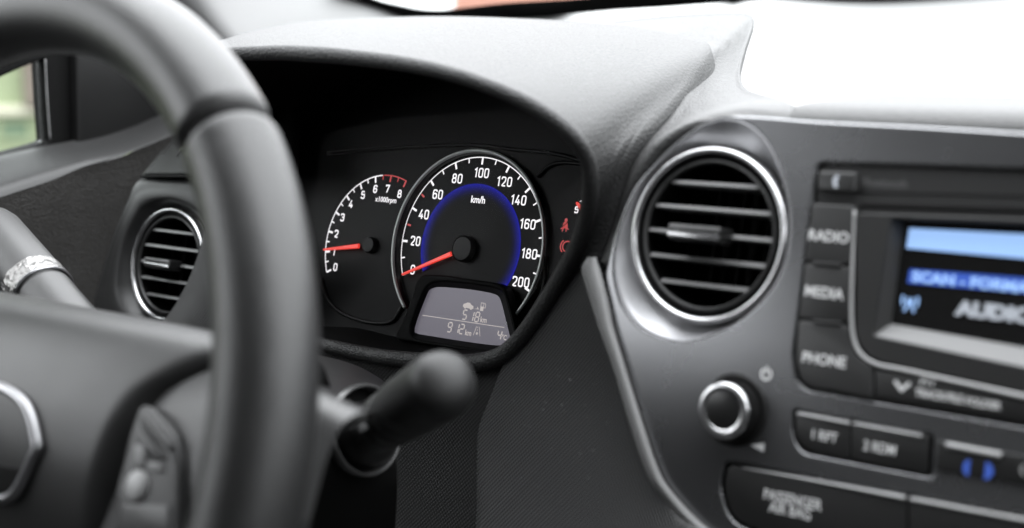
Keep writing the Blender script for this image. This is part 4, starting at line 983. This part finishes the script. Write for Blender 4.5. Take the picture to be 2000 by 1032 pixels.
# crumpled foil band
vs, fs = [], []
na, nh = 72, 9
rng = random.Random(3)
a_c = math.atan2(float((-B0) @ Ft.V), float((-B0) @ Ft.U))
for j in range(nh):
    for i in range(na):
        a = a_c - 2.3 + 4.6 * i / (na - 1)
        crump = max(0.0, (na * .48 - i) / (na * .48))
        r = .0167 + rng.random() * .0003 + crump * rng.random() * .0016
        hh = kb + .0005 + (.0125 + .008 * crump * (.5 + .5 * math.sin(i * .9))) * j / (nh - 1) - .003 * crump * (1 - j / (nh - 1)) * math.sin(i * 1.3)
        vs.append(Ft.pt(r * math.cos(a), r * math.sin(a), hh))
for j in range(nh - 1):
    for i in range(na - 1): fs.append((j * na + i, j * na + i + 1, (j + 1) * na + i + 1, (j + 1) * na + i))
obj('foil_band', fixn(mesh(vs, fs)), 'foil', ts, 25, label='crumpled silver foil taped round the stalk')
obj('foil_rim', lathe(Ft, [(.0160, kb - .0006), (.0167, kb - .0002), (.0169, kb + .0004), (.0166, kb + .001)], 64), 'grey_metal', ts)

# ------------------------------------------------------------------ steering wheel
sw_ = thing('steering_wheel', 'dark grey steering wheel close to the camera on the left', 'steering wheel', FW.pt(0, 0, -.1))
RW, RT = .185, .0176
def rim_part(a0, a1, n, r, gap):
    """tube along the rim from angle a0 to a1 (clockwise from top), its ends rolled in"""
    vs, fs = [], []; sides = 40
    av = list(np.linspace(a0, a1, n))
    for k, a in enumerate(av):
        e = min(a - a0, a1 - a) * RW; f = 1 if e > gap else 1 - .24 * (1 - e / gap) ** 2.4
        s, c = math.sin(a), math.cos(a)
        for q in range(sides):
            t_ = 2 * math.pi * q / sides
            rr = RW + r * f * math.cos(t_); vs.append(FW.pt(rr * s, rr * c, r * 1.02 * f * math.sin(t_)))
    for k in range(n - 1):
        for q in range(sides):
            fs.append((k * sides + q, k * sides + (q + 1) % sides, (k + 1) * sides + (q + 1) % sides, (k + 1) * sides + q))
    return fixn(mesh(vs, fs))
us, vs_ = FW.uv(428, 226, RT * .6); aS = math.atan2(us, vs_)
print('seam angle', math.degrees(aS))
obj('rim_upper', rim_part(-aS + .005, aS - .005, 320, RT, .006), 'wheel_upper', sw_)
obj('rim_grip', rim_part(aS + .005, 2 * math.pi - aS - .005, 460, RT * 1.01, .006), 'wheel_grip', sw_)
obj('rim_core', tube([FW.pt(RW * math.sin(a), RW * math.cos(a), 0) for a in np.linspace(0, 2 * math.pi, 60, endpoint=False)], RT * .86, 120, 16, True), 'black_matte', sw_)
# airbag cover
rowp = [(.058, -.090, .100), (.0655, -.070, .112), (.0685, -.055, .120), (.067, -.043, .127), (.0605, -.033, .129), (.050, -.0265, .112), (.038, -.0225, .097), (.022, -.0205, .089), (0, -.0225, .084), (-.025, -.031, .080), (-.055, -.050, .068), (-.075, -.075, .05)]
tt = np.linspace(-1, 1, 41)
rows = [[FW.pt(x * wv, v, h - .016 * max(0, (abs(x) - .78) / .22) ** 2 - .004 * x * x) for x in tt] for v, h, wv in rowp]
obj('airbag_cover', loft(rows, 81, 60), 'wheel_pad', sw_)
for s in (1, -1):
    rows = []
    for v, h, wv in [(.058, -.070, .112), (.0610, -.055, .120), (.0615, -.045, .127), (.0560, -.036, .126), (.046, -.033, .108), (.035, -.032, .094), (.021, -.032, .088), (0, -.033, .083), (-.03, -.035, .079), (-.06, -.040, .07)]:
        pts = []
        for k in np.linspace(0, 1, 9):
            u = wv - .010 + (.186 - wv + .010) * k
            pts.append(FW.pt(s * u, v - .012 * k * (1 if v > .02 else -.3), h + (.010 * math.sin(min(1, k * 1.6) * math.pi / 2)) - .006 * k ** 3))
        rows.append(pts)
    obj('spoke', loft(rows, 30, 50), 'wheel_spoke', sw_)
# emblem ring
em = [(-.037, .006), (-.024, .021), (0, .0255), (.024, .021), (.037, .0075), (.036, .002), (.024, -.016), (0, -.020), (-.024, -.016), (-.036, .001)]
emh = lambda v: -.0190 - .0055 * max(0, (.022 - v) / .04) ** 1.6
obj('emblem_ring', tube([FW.pt(u, v + .002, emh(v)) for u, v in em], .0024, 90, 12, True, .8), 'grey_metal', sw_)
obj('emblem_plate', prism(FW, [(u * .95, v * .95 + .002) for u, v in em], -.034, -.0235, .001), 'black_matte', sw_, 40)
# switch pod on the right spoke
hS = -.0205
pod = rnd(pxs(FW, [(272, 788), (292, 796), (338, 850), (352, 905), (348, 1060), (215, 1060), (232, 950), (250, 850)], hS), .004, 4)
pd = obj('switch_pod', prism(FW, pod, hS - .02, hS, .0025, 3), 'button_black', sw_, 40)
def sbtn(pts, h, m, par, name='switch_button', r=.002):
    return obj(name, prism(FW, rnd(pxs(FW, pts, h), r, 5), h - .003, h, .0008, 2), m, par, 40)
sbtn([(278, 800), (290, 804), (334, 866), (330, 884), (312, 872), (270, 818)], hS + .0012, 'button_grey', pd)
sbtn([(266, 826), (308, 880), (324, 896), (300, 902), (286, 890), (264, 860)], hS + .0012, 'button_grey', pd)
sbtn([(262, 866), (282, 870), (280, 914), (256, 912)], hS + .0015, 'print_dim', pd, 'switch_mark')
sbtn([(284, 902), (314, 906), (312, 922), (284, 918)], hS + .0015, 'print_dim', pd, 'switch_mark')
eu, ev = FW.uv(269, 951, hS)
obj('switch_mark', lathe(FW, [(.0062, hS - .001), (.0060, hS + .0010), (.0045, hS + .0018), (0, hS + .002)], 32, (eu, ev)), 'bevel_light', pd)
sbtn([(238, 985), (330, 985), (330, 1050), (232, 1050)], hS + .001, 'button_grey', pd)
